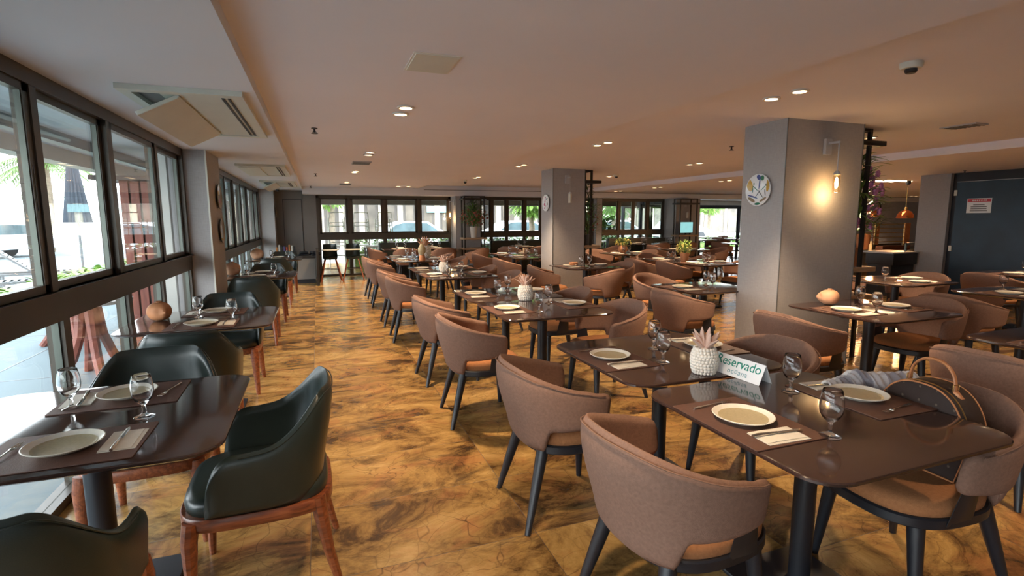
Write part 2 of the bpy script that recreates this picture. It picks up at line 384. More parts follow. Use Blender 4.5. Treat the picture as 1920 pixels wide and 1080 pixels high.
# ================================================================== SETTING
ZS, ZM, ZR, ZL = 2.26, 2.33, 2.41, 2.31      # soffit, main, recess, right-hand lower ceiling
WX = -1.36; FY = 14.8; RX = 11.1
struct('floor', MB().box(WX, 24.2, -3.2, 19.2, -0.12, 0.0), M_floor)
def slab(name, m, *b): return struct(name, MB().box(*b), m)
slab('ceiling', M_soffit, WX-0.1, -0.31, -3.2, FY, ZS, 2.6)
slab('ceiling', M_ceil, -0.31, 2.58, -3.2, 14.15, ZM, 2.6)
slab('ceiling', M_ceil, 2.58, 7.7, -3.2, 14.15, ZR, 2.6)
slab('ceiling', M_ceil, 7.7, 24.2, -3.2, 14.15, ZL, 2.6)
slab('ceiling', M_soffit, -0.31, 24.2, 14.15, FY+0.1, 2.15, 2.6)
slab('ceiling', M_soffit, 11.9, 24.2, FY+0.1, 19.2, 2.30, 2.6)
# joint lines of the recessed ceiling and far bulkhead
slab('trim_1', M_grey, 2.72, 24, 14.04, 14.05, 2.285, 2.30)

def window(nm, axis, pos, a0, a1, mulls, lower, head, tz0=0.97, tz1=1.13, double=(), z0=0.0, thick=0.09, frame_m=None):
    """a wall of glazing: sliding upper sashes over fixed lower lights"""
    fm = frame_m or M_frame
    root = empty(nm); tag(root, kind='structure')
    def bx(mb, u0, u1, t0, t1, z0_, z1_):
        if axis == 'y': mb.box(pos+t0, pos+t1, u0, u1, z0_, z1_)
        else: mb.box(u0, u1, pos+t0, pos+t1, z0_, z1_)
    h = thick/2; sg = 1 if axis == 'y' else -1
    f = MB(); bx(f, a0, a1, -h, h, head-0.07, head+0.04); bx(f, a0, a1, -h, h, z0, z0+0.05)
    bx(f, a0, a0+0.07, -h, h, z0, head); bx(f, a1-0.07, a1, -h, h, z0, head)
    f.build('window_frame', fm, root, smooth=False)
    f = MB(); bx(f, a0, a1, -h-0.01, h+0.01, tz0, tz1); bx(f, a0, a1, -h-0.03, h+0.03, tz1-0.012, tz1); f.build('transom', fm, root, smooth=False)
    edges = [a0+0.07] + list(mulls) + [a1-0.07]
    for i in range(len(edges)-1):
        u0 = edges[i]+(0.035 if i else 0); u1 = edges[i+1]-(0.035 if i < len(edges)-2 else 0)
        w = 0.052 if (u1-u0) > 0.6 else 0.035; off = (0.012 if i % 2 else -0.012)*sg
        s_ = MB(); zz0, zz1 = tz1, head-0.07
        bx(s_, u0, u0+w, off-0.02, off+0.02, zz0, zz1); bx(s_, u1-w, u1, off-0.02, off+0.02, zz0, zz1)
        bx(s_, u0, u1, off-0.02, off+0.02, zz0, zz0+w*0.8); bx(s_, u0, u1, off-0.02, off+0.02, zz1-w*0.8, zz1)
        so = s_.build('sash', fm, root, smooth=False)
        p = MB(); bx(p, u0+w, u1-w, off-0.003, off+0.003, zz0+w*0.8, zz1-w*0.8); p.build('pane', M_pane, so, smooth=False)
        e = MB(); bx(e, u0+w, u0+w+0.008, off-0.012, off+0.014, zz0+w*0.8, zz1-w*0.8); bx(e, u1-w-0.008, u1-w, off-0.012, off+0.014, zz0+w*0.8, zz1-w*0.8); e.build('glazing_bead', M_framel, so, smooth=False)
        if i in double:
            hb = MB(); bx(hb, u1-w*0.65, u1-w*0.35, (h+0.0)*sg*0.2, (h+0.0)*sg*0.75, 1.55, 1.78) if sg > 0 else bx(hb, u1-w*0.65, u1-w*0.35, -h*0.75, -h*0.2, 1.55, 1.78)
            hb.build('handle', M_black, so, smooth=False)
    for i, m_ in enumerate(mulls):
        b_ = MB(); bx(b_, m_-0.035, m_+0.035, -h*0.9, h*0.9, tz1, head-0.07); b_.build('mullion', fm, root, smooth=False)
    le = [a0+0.07] + list(lower) + [a1-0.07]
    for l_ in lower:
        b_ = MB(); bx(b_, l_-0.04, l_+0.04, -h*0.9, h*0.9, z0+0.05, tz0); b_.build('lower_mullion', fm, root, smooth=False)
    for i in range(len(le)-1):
        u0 = le[i]+(0.04 if i else 0); u1 = le[i+1]-(0.04 if i < len(le)-2 else 0)
        p = MB(); bx(p, u0, u1, -0.004, 0.004, z0+0.05, tz0); p.build('lower_pane', M_pane, root, smooth=False)
        e = MB(); bx(e, u0, u0+0.012, -0.012, 0.02, z0+0.05, tz0); bx(e, u1-0.012, u1, -0.012, 0.02, z0+0.05, tz0); e.build('glazing_bead', M_framel, root, smooth=False)
    return root
window('window_1', 'y', WX, -3.1, 6.60, [-2.0, -0.9, 0.2, 1.3, 2.35, 3.42, 4.44, 5.59], [-2.0, -0.9, 0.2, 1.3, 2.35, 3.50, 4.55, 5.47], 2.25, double=(5, 7))
window('window_2', 'y', WX, 7.40, 14.30, [8.35, 9.30, 10.2, 11.1, 12.1, 13.2], [8.35, 9.30, 10.2, 11.1, 12.1, 13.2], 2.25, tz0=0.90, tz1=1.05, double=(1, 4))
window('window_3', 'x', FY, 0.0, 3.62, [0.83, 1.75, 2.69], [0.83, 1.75, 2.69], 2.15, double=(0, 2))
window('window_4', 'x', FY, 4.42, 8.25, [4.85, 5.33, 5.90, 6.45, 7.0, 7.6], [4.85, 5.33, 5.90, 6.45, 7.0, 7.6], 2.15, double=(1,))
window('window_5', 'x', FY, 8.50, 10.95, [9.2, 9.75, 10.3], [9.2, 9.75, 10.3], 2.15, double=(1,))
window('window_6', 'x', 19.0, 12.0, 19.5, [13.4, 15.9, 18.2], [13.4, 15.9, 18.2], 2.05, tz0=0.50, tz1=0.56, frame_m=M_black)
# left wall pillars
slab('wall_left', M_wall, WX-0.1, -1.10, 6.59, 7.39, 0, ZS)
slab('wall_left', M_wall, WX-0.1, -0.98, 14.30, FY+0.1, 0, ZS)
slab('trim_2', M_plas, -1.112, -1.096, 6.585, 6.60, 0, ZS)
slab('baseboard_left', M_walld, -1.11, -1.085, 6.59, 7.39, 0, 0.09)
# far wall stretches
slab('wall_far', M_walld, -0.98, 0.0, FY-0.05, FY+0.1, 0, ZS)
slab('door_1', M_walld, -0.80, -0.36, FY-0.062, FY-0.05, 0.05, 2.02)
for x in (-0.805, -0.36): slab('trim_3', M_black, x, x+0.012, FY-0.066, FY-0.05, 0.05, 2.02)
slab('trim_3', M_black, -0.805, -0.348, FY-0.066, FY-0.05, 2.02, 2.035)
slab('wall_far', M_wallb, 17.2, 24.2, FY, FY+0.1, 0, ZL)
slab('wall_far', M_wall, 19.5, 19.7, FY, 19.2, 0, 2.3)
slab('wall_far', M_concrete, 11.9, 24.2, 19.05, 19.2, 2.05, 2.3)
slab('wall_far', M_concrete, 19.5, 24.2, 19.0, 19.2, 0, 2.3)
window('window_7', 'y', 11.95, FY+0.12, 18.93, [16.2, 17.6], [16.2, 17.6], 2.15, tz0=0.50, tz1=0.56, frame_m=M_black)
slab('wall_far', M_vceil, 11.9, 12.0, FY+0.1, 18.98, 2.17, 2.3)
# right and rear walls
slab('wall_right', M_navyf, RX, RX+0.15, -3.2, 6.34, 0, ZL)
slab('wall_right', M_wallb, 24.1, 24.3, -3.2, FY, 0, ZL)
slab('wall_rear', M_wallb, WX, 1.0, -3.2, -3.05, 0, 2.4); slab('wall_rear', M_wallb, 9.0, 24.2, -3.2, -3.05, 0, 2.4)
slab('wall_rear', M_wallb, 1.0, 9.0, -3.2, -3.05, 0, 2.41)
# pillars
def pillar(x0, x1, y0, y1, top, m=M_wall):
    r = struct('wall_pillar', MB().box(x0, x1, y0, y1, 0, top), m)
    for (a, b_) in ((x0, y0), (x1, y0)):
        MB().box(a-0.004, a+0.004, b_-0.006, b_+0.002, 0, top).build('corner_bead', M_grey, r, smooth=False)
    return r
pillar(4.08, 5.07, 3.72, 4.23, ZR)
pillar(4.05, 4.70, 8.74, 9.26, ZR)
pillar(3.65, 4.40, 14.30, FY+0.1, 2.16)
pillar(11.0, 11.95, 14.20, FY+0.1, 2.16)
pillar(11.02, 11.7, 6.34, 6.86, ZL)
pillar(8.28, 8.48, 14.6, FY+0.1, 2.16)
# dark service door in the right wall, with its small warning sign
d = struct('door_2', MB().box(RX-0.03, RX, 2.2, 6.26, 0.0, 2.14), M_navy)
MB().box(RX-0.035, RX-0.005, 2.2, 6.26, 2.143, 2.152).build('top_strip', M_plasg, d, smooth=False)
MB().box(RX-0.034, RX, 4.2, 4.21, 0, 2.14).build('leaf_gap', M_black, d, smooth=False)
for z in (0.93, 1.95): MB().bbox(RX-0.05, RX-0.03, 6.24, 6.29, z-0.05, z+0.05).build('hinge', M_plas, d)
sg = MB().box(RX-0.036, RX-0.031, 5.70, 6.07, 1.58, 1.84).build('warning_sign', M_card, None, smooth=False)
tag(sg, 'small white notice with a red header on the dark blue door', 'sign')
M_redhd = mat('red_header', (0.55, 0.04, 0.06), 0.5)
MB().box(RX-0.039, RX-0.036, 5.71, 6.06, 1.775, 1.83).build('header_band', M_redhd, sg, smooth=False)
for i, (z, l) in enumerate(((1.725, 0.17), (1.69, 0.24), (1.655, 0.24), (1.62, 0.26))):
    MB().box(RX-0.039, RX-0.036, 5.885-l/2, 5.885+l/2, z-0.008, z+0.008).build('text_line', M_grey, sg, smooth=False)
for k in range(7):
    MB().box(RX-0.041, RX-0.039, 5.77+k*0.033, 5.79+k*0.033, 1.79, 1.815).build('header_letter', M_card, sg, smooth=False)

# ---------------------------------------------------------------- ceiling fittings
dl = empty('downlight')
MB().lathe([(0.043, 0.012), (0.062, 0.012), (0.066, 0.004), (0.062, 0.0), (0.047, 0.0), (0.043, 0.012)], 24).build('trim_ring', M_white, dl)
MB().lathe([(0, 0.007), (0.044, 0.007), (0.044, 0.010), (0, 0.010)], 24).build('lamp_face', M_glow, dl)
def spot(x, y, z, e=38.0, size=96, col=(1.0, 0.72, 0.46), rad=0.045, blend=0.75):
    d = bpy.data.lights.new('downlight_beam', 'SPOT'); d.energy = e; d.spot_size = radians(size); d.spot_blend = blend; d.color = col; d.shadow_soft_size = rad
    o = bpy.data.objects.new('downlight_beam', d); COL.objects.link(o); o.location = (x, y, z-0.03)
SPOT_E = 105.0
pairs = []
for y0 in (1.45, 4.15, 6.9, 9.55, 12.2): pairs.append((0.66, y0, ZM, 'above the aisle'))
for y0 in (0.45, 3.05, 5.7, 8.4, 11.05): pairs.append((3.3, y0, ZR, 'above the row beyond the aisle'))
for y0 in (1.75, 4.4, 7.25, 9.85, 12.4): pairs.append((5.95, y0, ZR, 'above the third row'))
for y0 in (1.2, 3.8, 6.5, 9.1, 11.5, 13.4): pairs.append((8.3, y0, ZL, 'above the fourth row'))
for x, y in ((10.2, 3.0), (12.6, 9.4), (14.5, 6.5), (15.5, 11.5), (17.5, 8.5), (18.6, 12.9), (21.2, 13.4), (9.7, 0.4)): pairs.append((x, y, ZL, 'over the bar side of the room'))  # the two pairs nearest the far bar wall are added to brighten it
pairs.append((2.05, 13.2, ZM, 'near the far windows'))
place_word = ['nearest', 'second', 'third', 'fourth', 'fifth', 'sixth', 'seventh', 'eighth']
cnt = {}
for x, y, z, w in pairs:
    c_ = cnt.get(w, 0); cnt[w] = c_+1
    for k, dy in enumerate((-0.125, 0.125)):
        dx, dy2 = (0, dy) if 'aisle' in w and 'beyond' not in w or 'row' in w else (dy, 0)
        place(dl, (x+dx, y+dy2, z-0.0125), 0, '%s recessed ceiling downlight of the %s pair %s' % (('nearer', 'farther')[k] if dx == 0 else ('left', 'right')[k], place_word[c_], w), 'ceiling light', 'paired downlights in the ceiling')
    spot(x, y, z, SPOT_E*(2 if x < 8 else 1.1)*(0.42 if y < 2 else 1.0)*(0.6 if 9 < x < 11 else 1.0))
# square access panels and grilles
p = empty('ceiling_panel')
MB().bbox(-0.115, 0.115, -0.16, 0.16, -0.008, 0.0, 0.003).build('cover', M_plas, p)
MB().box(-0.125, 0.125, -0.17, 0.17, -0.004, 0.0).build('rim', M_white, p, smooth=False)
place(p, (0.62, 2.88, ZM), 0, 'square white ceiling speaker panel above the aisle', 'ceiling panel')
v = empty('air_vent')
MB().box(-0.13, 0.13, -0.2, 0.2, -0.012, 0.0).build('frame', M_plasg, v, smooth=False)
for k in range(7): MB().box(-0.12, 0.12, -0.17+k*0.05, -0.15+k*0.05, -0.016, -0.012).build('slat', M_grey, v, smooth=False)
place(v, (0.65, 8.05, ZM), 0, 'small grey air grille between aisle downlights', 'air vent')
place(v, (6.1, 3.45, ZR), 0, 'grey air grille in the ceiling beyond the right pillar', 'air vent', sc=(0.75, 0.8, 1))
place(v, (0.66, 12.9, ZM), 0, 'dim grey air grille near the far end of the aisle', 'air vent')
sp = empty('fire_sprinkler')
MB().lathe([(0, 0), (0.028, 0), (0.028, -0.006), (0.009, -0.008), (0.009, -0.04), (0.0, -0.04)][::-1], 14).build('body', M_black, sp)
MB().lathe([(0, -0.052), (0.03, -0.050), (0.03, -0.047), (0, -0.045)], 14).build('deflector', M_black, sp)
for s_ in (-1, 1): MB().path([(0.009*s_, 0, -0.03), (0.016*s_, 0, -0.04), (0.008*s_, 0, -0.048)], 0.003, 6).build('arm', M_black, sp)
for (x, y, z, l) in ((0.02, 5.2, ZM, 'small black fire sprinkler left of the aisle lights'), (0.02, 10.2, ZM, 'farther small black sprinkler left of the aisle lights'), (5.0, 5.4, ZR, 'black fire sprinkler just left of the right pillar'), (10.6, 5.9, ZL, 'tiny sprinkler above the dark service door'), (-0.1, 13.9, ZM, 'tiny sprinkler by the far bulkhead')):
    place(sp, (x, y, z), 0, l, 'sprinkler')
sm = empty('smoke_detector')
MB().lathe([(0, 0), (0.06, 0), (0.06, -0.02), (0.052, -0.034), (0, -0.036)][::-1], 26).build('base', M_plas, sm)
MB().lathe([(0, -0.062), (0.024, -0.060), (0.032, -0.050), (0.032, -0.036), (0, -0.036)], 20).build('sensor_cap', M_black, sm)
place(sm, (3.35, 2.2, ZR), 0, 'round white smoke detector at upper right of the ceiling', 'smoke detector')
place(sm, (5.9, 9.6, ZR), 0, 'round white smoke detector right of the middle pillar', 'smoke detector')
cc = empty('security_camera')
MB().lathe([(0, 0), (0.045, 0), (0.045, -0.02), (0.03, -0.03), (0, -0.03)][::-1], 18).build('base', M_plas, cc)
MB().ball((0, 0, -0.045), 0.035, 14, 8).build('dome', M_black, cc)
place(cc, (3.3, 12.0, ZR), 0, 'small white dome camera on the far ceiling', 'security camera')
place(cc, (-0.85, 13.9, ZS), 0, 'small white dome camera by the far left pillar', 'security camera')
MB()
# air conditioning cassettes in the left soffit
def cassette(x0, x1, y0, y1, label, flap_open):
    r = empty('ceiling_air_conditioner', ((x0+x1)/2, (y0+y1)/2, ZS)); w = x1-x0; d_ = y1-y0
    f = MB(); a, b_ = w/2, d_/2
    f.box(-a, a, -b_, -b_+0.07, -0.03, 0); f.box(-a, a, b_-0.07, b_, -0.03, 0); f.box(-a, -a+0.06, -b_+0.07, b_-0.07, -0.03, 0); f.box(a-0.06, a, -b_+0.07, b_-0.07, -0.03, 0)
    f.box(-a+0.30*w, a-0.06, -b_+0.07, b_-0.07, -0.022, 0)
    f.build('housing', M_plas, r, smooth=False)
    MB().box(-a+0.05, -a+0.31*w, -b_+0.06, b_-0.06, -0.004, 0).build('filter_well', M_grey, r, smooth=False)
    for k in range(3):
        x = a-0.20*w+k*0.052*w
        MB().box(x, x+0.025*w, -b_+0.12, b_-0.12, -0.0265, -0.02).build('outlet_slot', M_black, r, smooth=False)
    fl = MB().bbox(0, 0.40*w, -b_+0.13, b_-0.16, -0.012, 0.012, 0.004)
    ang = radians(27 if flap_open else 2)
    # hinged on its right-hand side, hanging down towards the window
    fl.xf(0, Matrix.Translation((-a+0.45*w, 0, -0.022)) @ Matrix.Rotation(-ang, 4, 'Y') @ Matrix.Translation((-0.40*w, 0, 0)))
    fl.build('intake_flap', M_plas, r)
    tag(r, label, 'air conditioner'); return r
cassette(-1.02, -0.38, 3.58, 5.30, 'nearest white ceiling air conditioner, its intake panel hanging open', True)
cassette(-1.0, -0.38, 8.0, 9.75, 'second white ceiling air conditioner beyond the left pillar', False)
cassette(-1.0, -0.38, 11.2, 12.9, 'farthest white ceiling air conditioner before the end wall', True)
# long white light bars beyond the pillar
for k, (x0, y0) in enumerate(((12.0, 8.1), (12.3, 7.9))):
    MB()
    b_ = MB().box(x0-1.0 if k == 0 else x0-0.7, x0+0.1, y0, y0+0.05, ZL-0.02, ZL-0.001).build('linear_ceiling_light', M_glow, None, smooth=False)
    tag(b_, ('longer', 'shorter')[k]+' glowing light bar in the ceiling left of the blue door', 'ceiling light')

# ================================================================== FURNITURE PROTOTYPES
def sm_(a, b, x):
    t = max(0.0, min(1.0, (x-a)/(b-a))); return t*t*(3-2*t)
def sgp(c, e): return math.copysign(abs(c)**e, c)
def plan(t, ax, by, e, ext, inw, fa=0.68):
    if t < fa: ph = t/fa*pi/2; return -ax*sgp(cos(ph), e), by*sgp(sin(ph), e)
    q = (t-fa)/(1-fa); return ext*q, by-inw*q*q
def make_armchair():
    """brown barrel armchair, facing +X"""
    r = empty('armchair')
    def fn(u, v):
        t = abs(2*u-1); sg_ = 1 if u > 0.5 else -1
        zt = 0.805 - 0.125*sm_(0.05, 0.92, t)
        zb = 0.392 + 0.108*sm_(0.34, 0.44, t) + 0.018*sm_(0.45, 1.0, t)
        d = (1-t)*0.42
        if d < 0.05: q = 0.05*(1-math.sqrt(max(0, 1-(1-d/0.05)**2))); zt -= q; zb += q*0.8
        z = zb+(zt-zb)*v; k = sm_(0.38, 0.74, z)
        x, y = plan(t, 0.236+0.072*k, 0.268+0.034*k, 0.86, 0.140, 0.026)
        return (x, sg_*y, z)
    MB().shell(fn, 76, 14, 0.046).build('backrest', M_fab, r, ang=60)
    # seam line round the top
    pts = []
    for i in range(49):
        u = 0.06+0.88*i/48; p = Vector(fn(u, 0.955)); q = Vector((p.x, p.y, 0)).normalized(); pts.append(tuple(p+q*0.0225))
    MB().path(pts, 0.0028, 5).build('piping', M_fab, r)
    out = []
    for i in range(40):
        t = 2*pi*i/40; out.append((0.250*sgp(cos(t), 0.74)+0.042, 0.238*sgp(sin(t), 0.74)))
    s = MB(); n = len(out); k = 0
    rings = [(0.90, 0.400), (0.99, 0.412), (1.0, 0.440), (0.97, 0.462), (0.86, 0.474), (0.5, 0.480), (0.0, 0.482)]
    for sc_, z in rings: s.v += [(x*sc_, y*sc_, z) for x, y in out]
    s.f.append(tuple(range(n))[::-1])
    for j in range(len(rings)-1):
        for i in range(n): i2 = (i+1) % n; s.f.append((j*n+i, j*n+i2, (j+1)*n+i2, (j+1)*n+i))
    s.build('seat', M_fabseat, r, ang=60)
    fr = [(x*1.045-0.004, y*1.05) for x, y in out]
    MB().prism(fr, 0.372, 0.416, 0.006).build('seat_frame', M_black, r)
    for sy in (1, -1):
        b = MB()
        def pl(u, v): 
            x = 0.075+0.085*(u-0.5)*(1.55-0.65*v) - 0.01*v; y = sy*(0.243+0.03*v); z = 0.385+0.20*v
            return (x, y, z) if sy > 0 else (x, y, z)
        b.shell(pl, 4, 6, 0.016, 0.05); b.build('arm_bracket', M_black, r)
    for sx, sy in ((1, 1), (1, -1), (-1, 1), (-1, -1)):
        top = (0.195, 0.175*sy, 0.395) if sx > 0 else (-0.165, 0.165*sy, 0.395)
        bot = (0.218, 0.222*sy, 0.0) if sx > 0 else (-0.27, 0.235*sy, 0.0)
        MB().path([top, tuple((Vector(top)*0.5+Vector(bot)*0.5)), bot], [0.031, 0.024, 0.0145], 12).build('leg', M_black, r)
    return r
def make_green_chair():
    """green leather dining chair on a wooden frame, facing +X"""
    r = empty('leather_dining_chair')
    def fn(u, v):
        t = abs(2*u-1); sg_ = 1 if u > 0.5 else -1
        zt = 0.84 - 0.185*sm_(0.22, 0.72, t)
        d = (1-t)*0.50
        if d < 0.11: zt = 0.425+(zt-0.425)*math.sqrt(max(0.02, 1-(1-d/0.11)**2.4))
        z = 0.42+(zt-0.42)*v; k = sm_(0.40, 0.84, z)
        x, y = plan(t, 0.225+0.055*k, 0.258+0.012*sm_(0.42, 0.62, z), 0.62, 0.17, 0.006)
        y *= 1-0.09*sm_(0.62, 0.84, z)
        return (x, sg_*y, z)
    MB().shell(fn, 84, 14, 0.034, 0.14).build('backrest', M_green, r, ang=60)
    pts = []
    for i in range(61):
        u = 0.12+0.76*i/60; p = Vector(fn(u, 0.965)); q = Vector((p.x, p.y, 0)).normalized(); pts.append(tuple(p+q*0.0165))
    MB().path(pts, 0.0024, 5).build('piping', M_green, r)
    out = []
    for i in range(44):
        t = 2*pi*i/44; out.append((0.262*sgp(cos(t), 0.5), 0.246*sgp(sin(t), 0.5)))
    s = MB(); n = len(out)
    rings = [(0.96, 0.405), (0.99, 0.42), (1.0, 0.445), (0.97, 0.468), (0.88, 0.480), (0.5, 0.486), (0.0, 0.488)]
    for sc_, z in rings: s.v += [(x*sc_, y*sc_, z) for x, y in out]
    s.f.append(tuple(range(n))[::-1])
    for j in range(len(rings)-1):
        for i in range(n): i2 = (i+1) % n; s.f.append((j*n+i, j*n+i2, (j+1)*n+i2, (j+1)*n+i))
    s.build('seat', M_green, r, ang=60)
    fr = MB(); O = [(x*1.055, y*1.065) for x, y in out]; I = [(x*0.85, y*0.85) for x, y in out]
    n = len(O); zz = (0.365, 0.372, 0.408, 0.415)
    for z, q in zip(zz, (0.99, 1.0, 1.0, 0.985)): fr.v += [(x*q, y*q, z) for x, y in O]
    for z in (0.415, 0.365): fr.v += [(x, y, z) for x, y in I]
    for j in range(5):
        for i in range(n): i2 = (i+1) % n; fr.f.append((j*n+i, j*n+i2, (j+1)*n+i2, (j+1)*n+i))
    for i in range(n): i2 = (i+1) % n; fr.f.append((5*n+i, 5*n+i2, i2, i))
    fr.build('seat_frame', M_wood, r, ang=50)
    for sx, sy in ((1, 1), (1, -1), (-1, 1), (-1, -1)):
        if sx > 0: P = [(0.222, 0.215*sy, 0.40), (0.232, 0.223*sy, 0.33), (0.235, 0.226*sy, 0.20), (0.243, 0.232*sy, 0.0)]; R = [0.036, 0.034, 0.026, 0.0165]
        else: P = [(-0.215, 0.205*sy, 0.41), (-0.225, 0.213*sy, 0.33), (-0.248, 0.222*sy, 0.18), (-0.29, 0.232*sy, 0.0)]; R = [0.036, 0.033, 0.025, 0.0165]
        MB().path(P, R, 10, flat=0.85).build('leg', M_wood, r)
    return r
TW, TD = 0.90, 0.90
def make_table(name='dining_table', w=TW, d=TD, rad=0.11):
    r = empty(name)
    o = rrect(w, d, rad, 10); s = MB(); n = len(o)
    def ring(i_, z): s.v.extend([(x*(1-i_/(w/2)), y*(1-i_/(d/2)), z) for x, y in o])
    for i_, z in ((0.05, 0.722), (0.012, 0.730), (0.0, 0.738), (0.0, 0.746), (0.003, 0.7495), (0.007, 0.750)): ring(i_, z)
    s.f.append(tuple(range(n))[::-1])
    for j in range(5):
        for i in range(n): i2 = (i+1) % n; s.f.append((j*n+i, j*n+i2, (j+1)*n+i2, (j+1)*n+i))
    s.f.append(tuple(5*n+i for i in range(n)))
    s.build('tabletop', M_table, r, ang=30)
    MB().lathe([(0, 0.018), (0.055, 0.018), (0.052, 0.03), (0.040, 0.045), (0.040, 0.70), (0.0, 0.70)], 26).build('pedestal', M_black, r)
    MB().prism(rrect(0.41, 0.41, 0.02, 3), 0.0, 0.018, 0.004).build('base_plate', M_black, r)
    b = MB(); b.box(-w*0.36, w*0.36, -0.02, 0.02, 0.700, 0.724); b.box(-0.02, 0.02, -d*0.36, d*0.36, 0.6995, 0.7235); b.box(-0.1, 0.1, -0.1, 0.1, 0.7, 0.7225)
    b.build('support_cross', M_black, r, smooth=False)
    return r
# ---- tableware
def make_placemat():
    return MB().prism(rrect(0.44, 0.32, 0.006, 2), 0.0, 0.0035, 0.0008).build('placemat', M_mat)
def make_plate():
    r = empty('dinner_plate')
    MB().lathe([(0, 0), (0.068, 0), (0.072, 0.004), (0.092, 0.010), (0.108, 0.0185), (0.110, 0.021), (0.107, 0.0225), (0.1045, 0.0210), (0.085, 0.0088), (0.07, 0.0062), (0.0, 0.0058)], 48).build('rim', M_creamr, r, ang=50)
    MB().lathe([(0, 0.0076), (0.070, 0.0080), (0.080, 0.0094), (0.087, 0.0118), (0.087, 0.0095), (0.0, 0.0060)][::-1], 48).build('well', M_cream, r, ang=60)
    return r
def make_napkin():
    m = MB()
    def sheet(x0, x1, y0, y1, z, th):
        k = len(m.v); nx, ny = 8, 12
        for o in (0, 1):
            for i in range(nx+1):
                for j in range(ny+1):
                    x = x0+(x1-x0)*i/nx; y = y0+(y1-y0)*j/ny
                    m.v.append((x, y, z+(th if o == 0 else 0)+(0.0005*sin(60*x+40*y)+0.0005)*(z > 0.001)))
        N = (nx+1)*(ny+1); ix = lambda i, j, o: k+o*N+i*(ny+1)+j
        for i in range(nx):
            for j in range(ny):
                m.f.append((ix(i, j, 0), ix(i+1, j, 0), ix(i+1, j+1, 0), ix(i, j+1, 0))); m.f.append((ix(i, j, 1), ix(i, j+1, 1), ix(i+1, j+1, 1), ix(i+1, j, 1)))
        for i in range(nx): m.f.append((ix(i, 0, 0), ix(i, 0, 1), ix(i+1, 0, 1), ix(i+1, 0, 0))); m.f.append((ix(i, ny, 0), ix(i+1, ny, 0), ix(i+1, ny, 1), ix(i, ny, 1)))
        for j in range(ny): m.f.append((ix(0, j, 0), ix(0, j+1, 0), ix(0, j+1, 1), ix(0, j, 1))); m.f.append((ix(nx, j, 0), ix(nx, j, 1), ix(nx, j+1, 1), ix(nx, j+1, 0)))
    sheet(-0.0525, 0.0525, -0.088, 0.088, 0.0, 0.0016)
    sheet(-0.0525, 0.040, -0.085, 0.086, 0.0022, 0.0012)
    return m.build('paper_napkin', M_nap)
def make_knife():
    r = empty('table_knife')
    MB().shell(lambda u, v: (0.011*(v-0.5)*(1 if u < 0.75 else 1-0.9*((u-0.75)/0.25)**2)*(1.35)+0.003*u, 0.005+0.105*u, 0.004), 12, 4, 0.0022).build('blade', M_steel, r)
    MB().path([(0, 0.006, 0.004), (0, -0.03, 0.0045), (0, -0.075, 0.005), (0, -0.10, 0.0045)], [0.0042, 0.0052, 0.0068, 0.005], 10).build('handle', M_steel, r)
    return r
def make_fork():
    r = empty('dinner_fork'); h = MB()
    h.path([(0, -0.095, 0.003), (0, -0.06, 0.004), (0, -0.01, 0.0065), (0, 0.03, 0.007), (0, 0.045, 0.006)], [0.0075, 0.006, 0.003, 0.0035, 0.008], 10, flat=0.45)
    h.shell(lambda u, v: ((u-0.5)*0.022*(0.55+0.45*v), 0.035+0.025*v, 0.0065-0.003*sin(pi*v)), 6, 5, 0.0022); h.build('handle', M_steel, r)
    for k in range(4):
        x = -0.0083+0.0055*k
        MB().path([(x*0.95, 0.056, 0.0062), (x, 0.075, 0.0045), (x, 0.098, 0.0075)], [0.0017, 0.0015, 0.0009], 6).build('tine', M_steel, r)
    return r
def make_glass():
    prof = [(0, 0), (0.034, 0), (0.0355, 0.0015), (0.034, 0.003), (0.022, 0.007), (0.009, 0.014), (0.0062, 0.024), (0.0080, 0.031), (0.0062, 0.038), (0.0078, 0.048), (0.015, 0.056), (0.027, 0.068),
            (0.0355, 0.085), (0.0385, 0.105), (0.0375, 0.128), (0.0335, 0.152), (0.0305, 0.166), (0.0299, 0.1672), (0.0292, 0.166), (0.0321, 0.151), (0.0361, 0.127), (0.0370, 0.105), (0.0338, 0.086), (0.0250, 0.071), (0.013, 0.0615), (0, 0.058)]
    o = MB().lathe(prof, 40).build('water_glass', M_glass, None, ang=70); return o
def make_glass_far():
    return make_glass()
ARM = make_armchair(); GRN = make_green_chair(); TAB = make_table()
MATP = make_placemat(); PLA = make_plate(); NAP = make_napkin(); KNI = make_knife(); FOR = make_fork(); GLA = make_glass()

def setting(cx, cy, face, tdesc, side, fork=True, plate=True, mats=True, dmat=0.275):
    """one cover on a table top centred at cx,cy; face = direction (radians) from the table centre to the diner"""
    jit = random.uniform(-0.03, 0.03)
    ux, uy = cos(face), sin(face); ox, oy = cx+ux*dmat, cy+uy*dmat
    rz = face+pi/2+jit; rx, ry = cos(rz), sin(rz)      # diner's right hand
    z = 0.7505; lab = '%s, %s' % (side, tdesc)
    if mats:
        place(MATP, (ox, oy, z), rz, 'brown placemat, '+lab, 'placemat', 'brown placemats on the tables'); z += 0.0036
    place(PLA, (ox-rx*0.01, oy-ry*0.01, z), rz, 'round cream plate, '+lab, 'plate', 'cream plates laid on the tables')
    nx, ny = ox+rx*0.155, oy+ry*0.155
    place(NAP, (nx, ny, z), rz+jit*3, 'folded cream paper napkin, '+lab, 'napkin', 'paper napkins on the tables')
    place(KNI, (nx-rx*0.012, ny-ry*0.012, z+0.0045), rz+jit*5, 'steel knife lying on napkin, '+lab, 'knife', 'table knives')
    if fork: place(FOR, (ox-rx*0.165+ux*0.01, oy-ry*0.165+uy*0.01, z), rz-jit*8, 'steel fork, '+lab, 'fork', 'dinner forks')

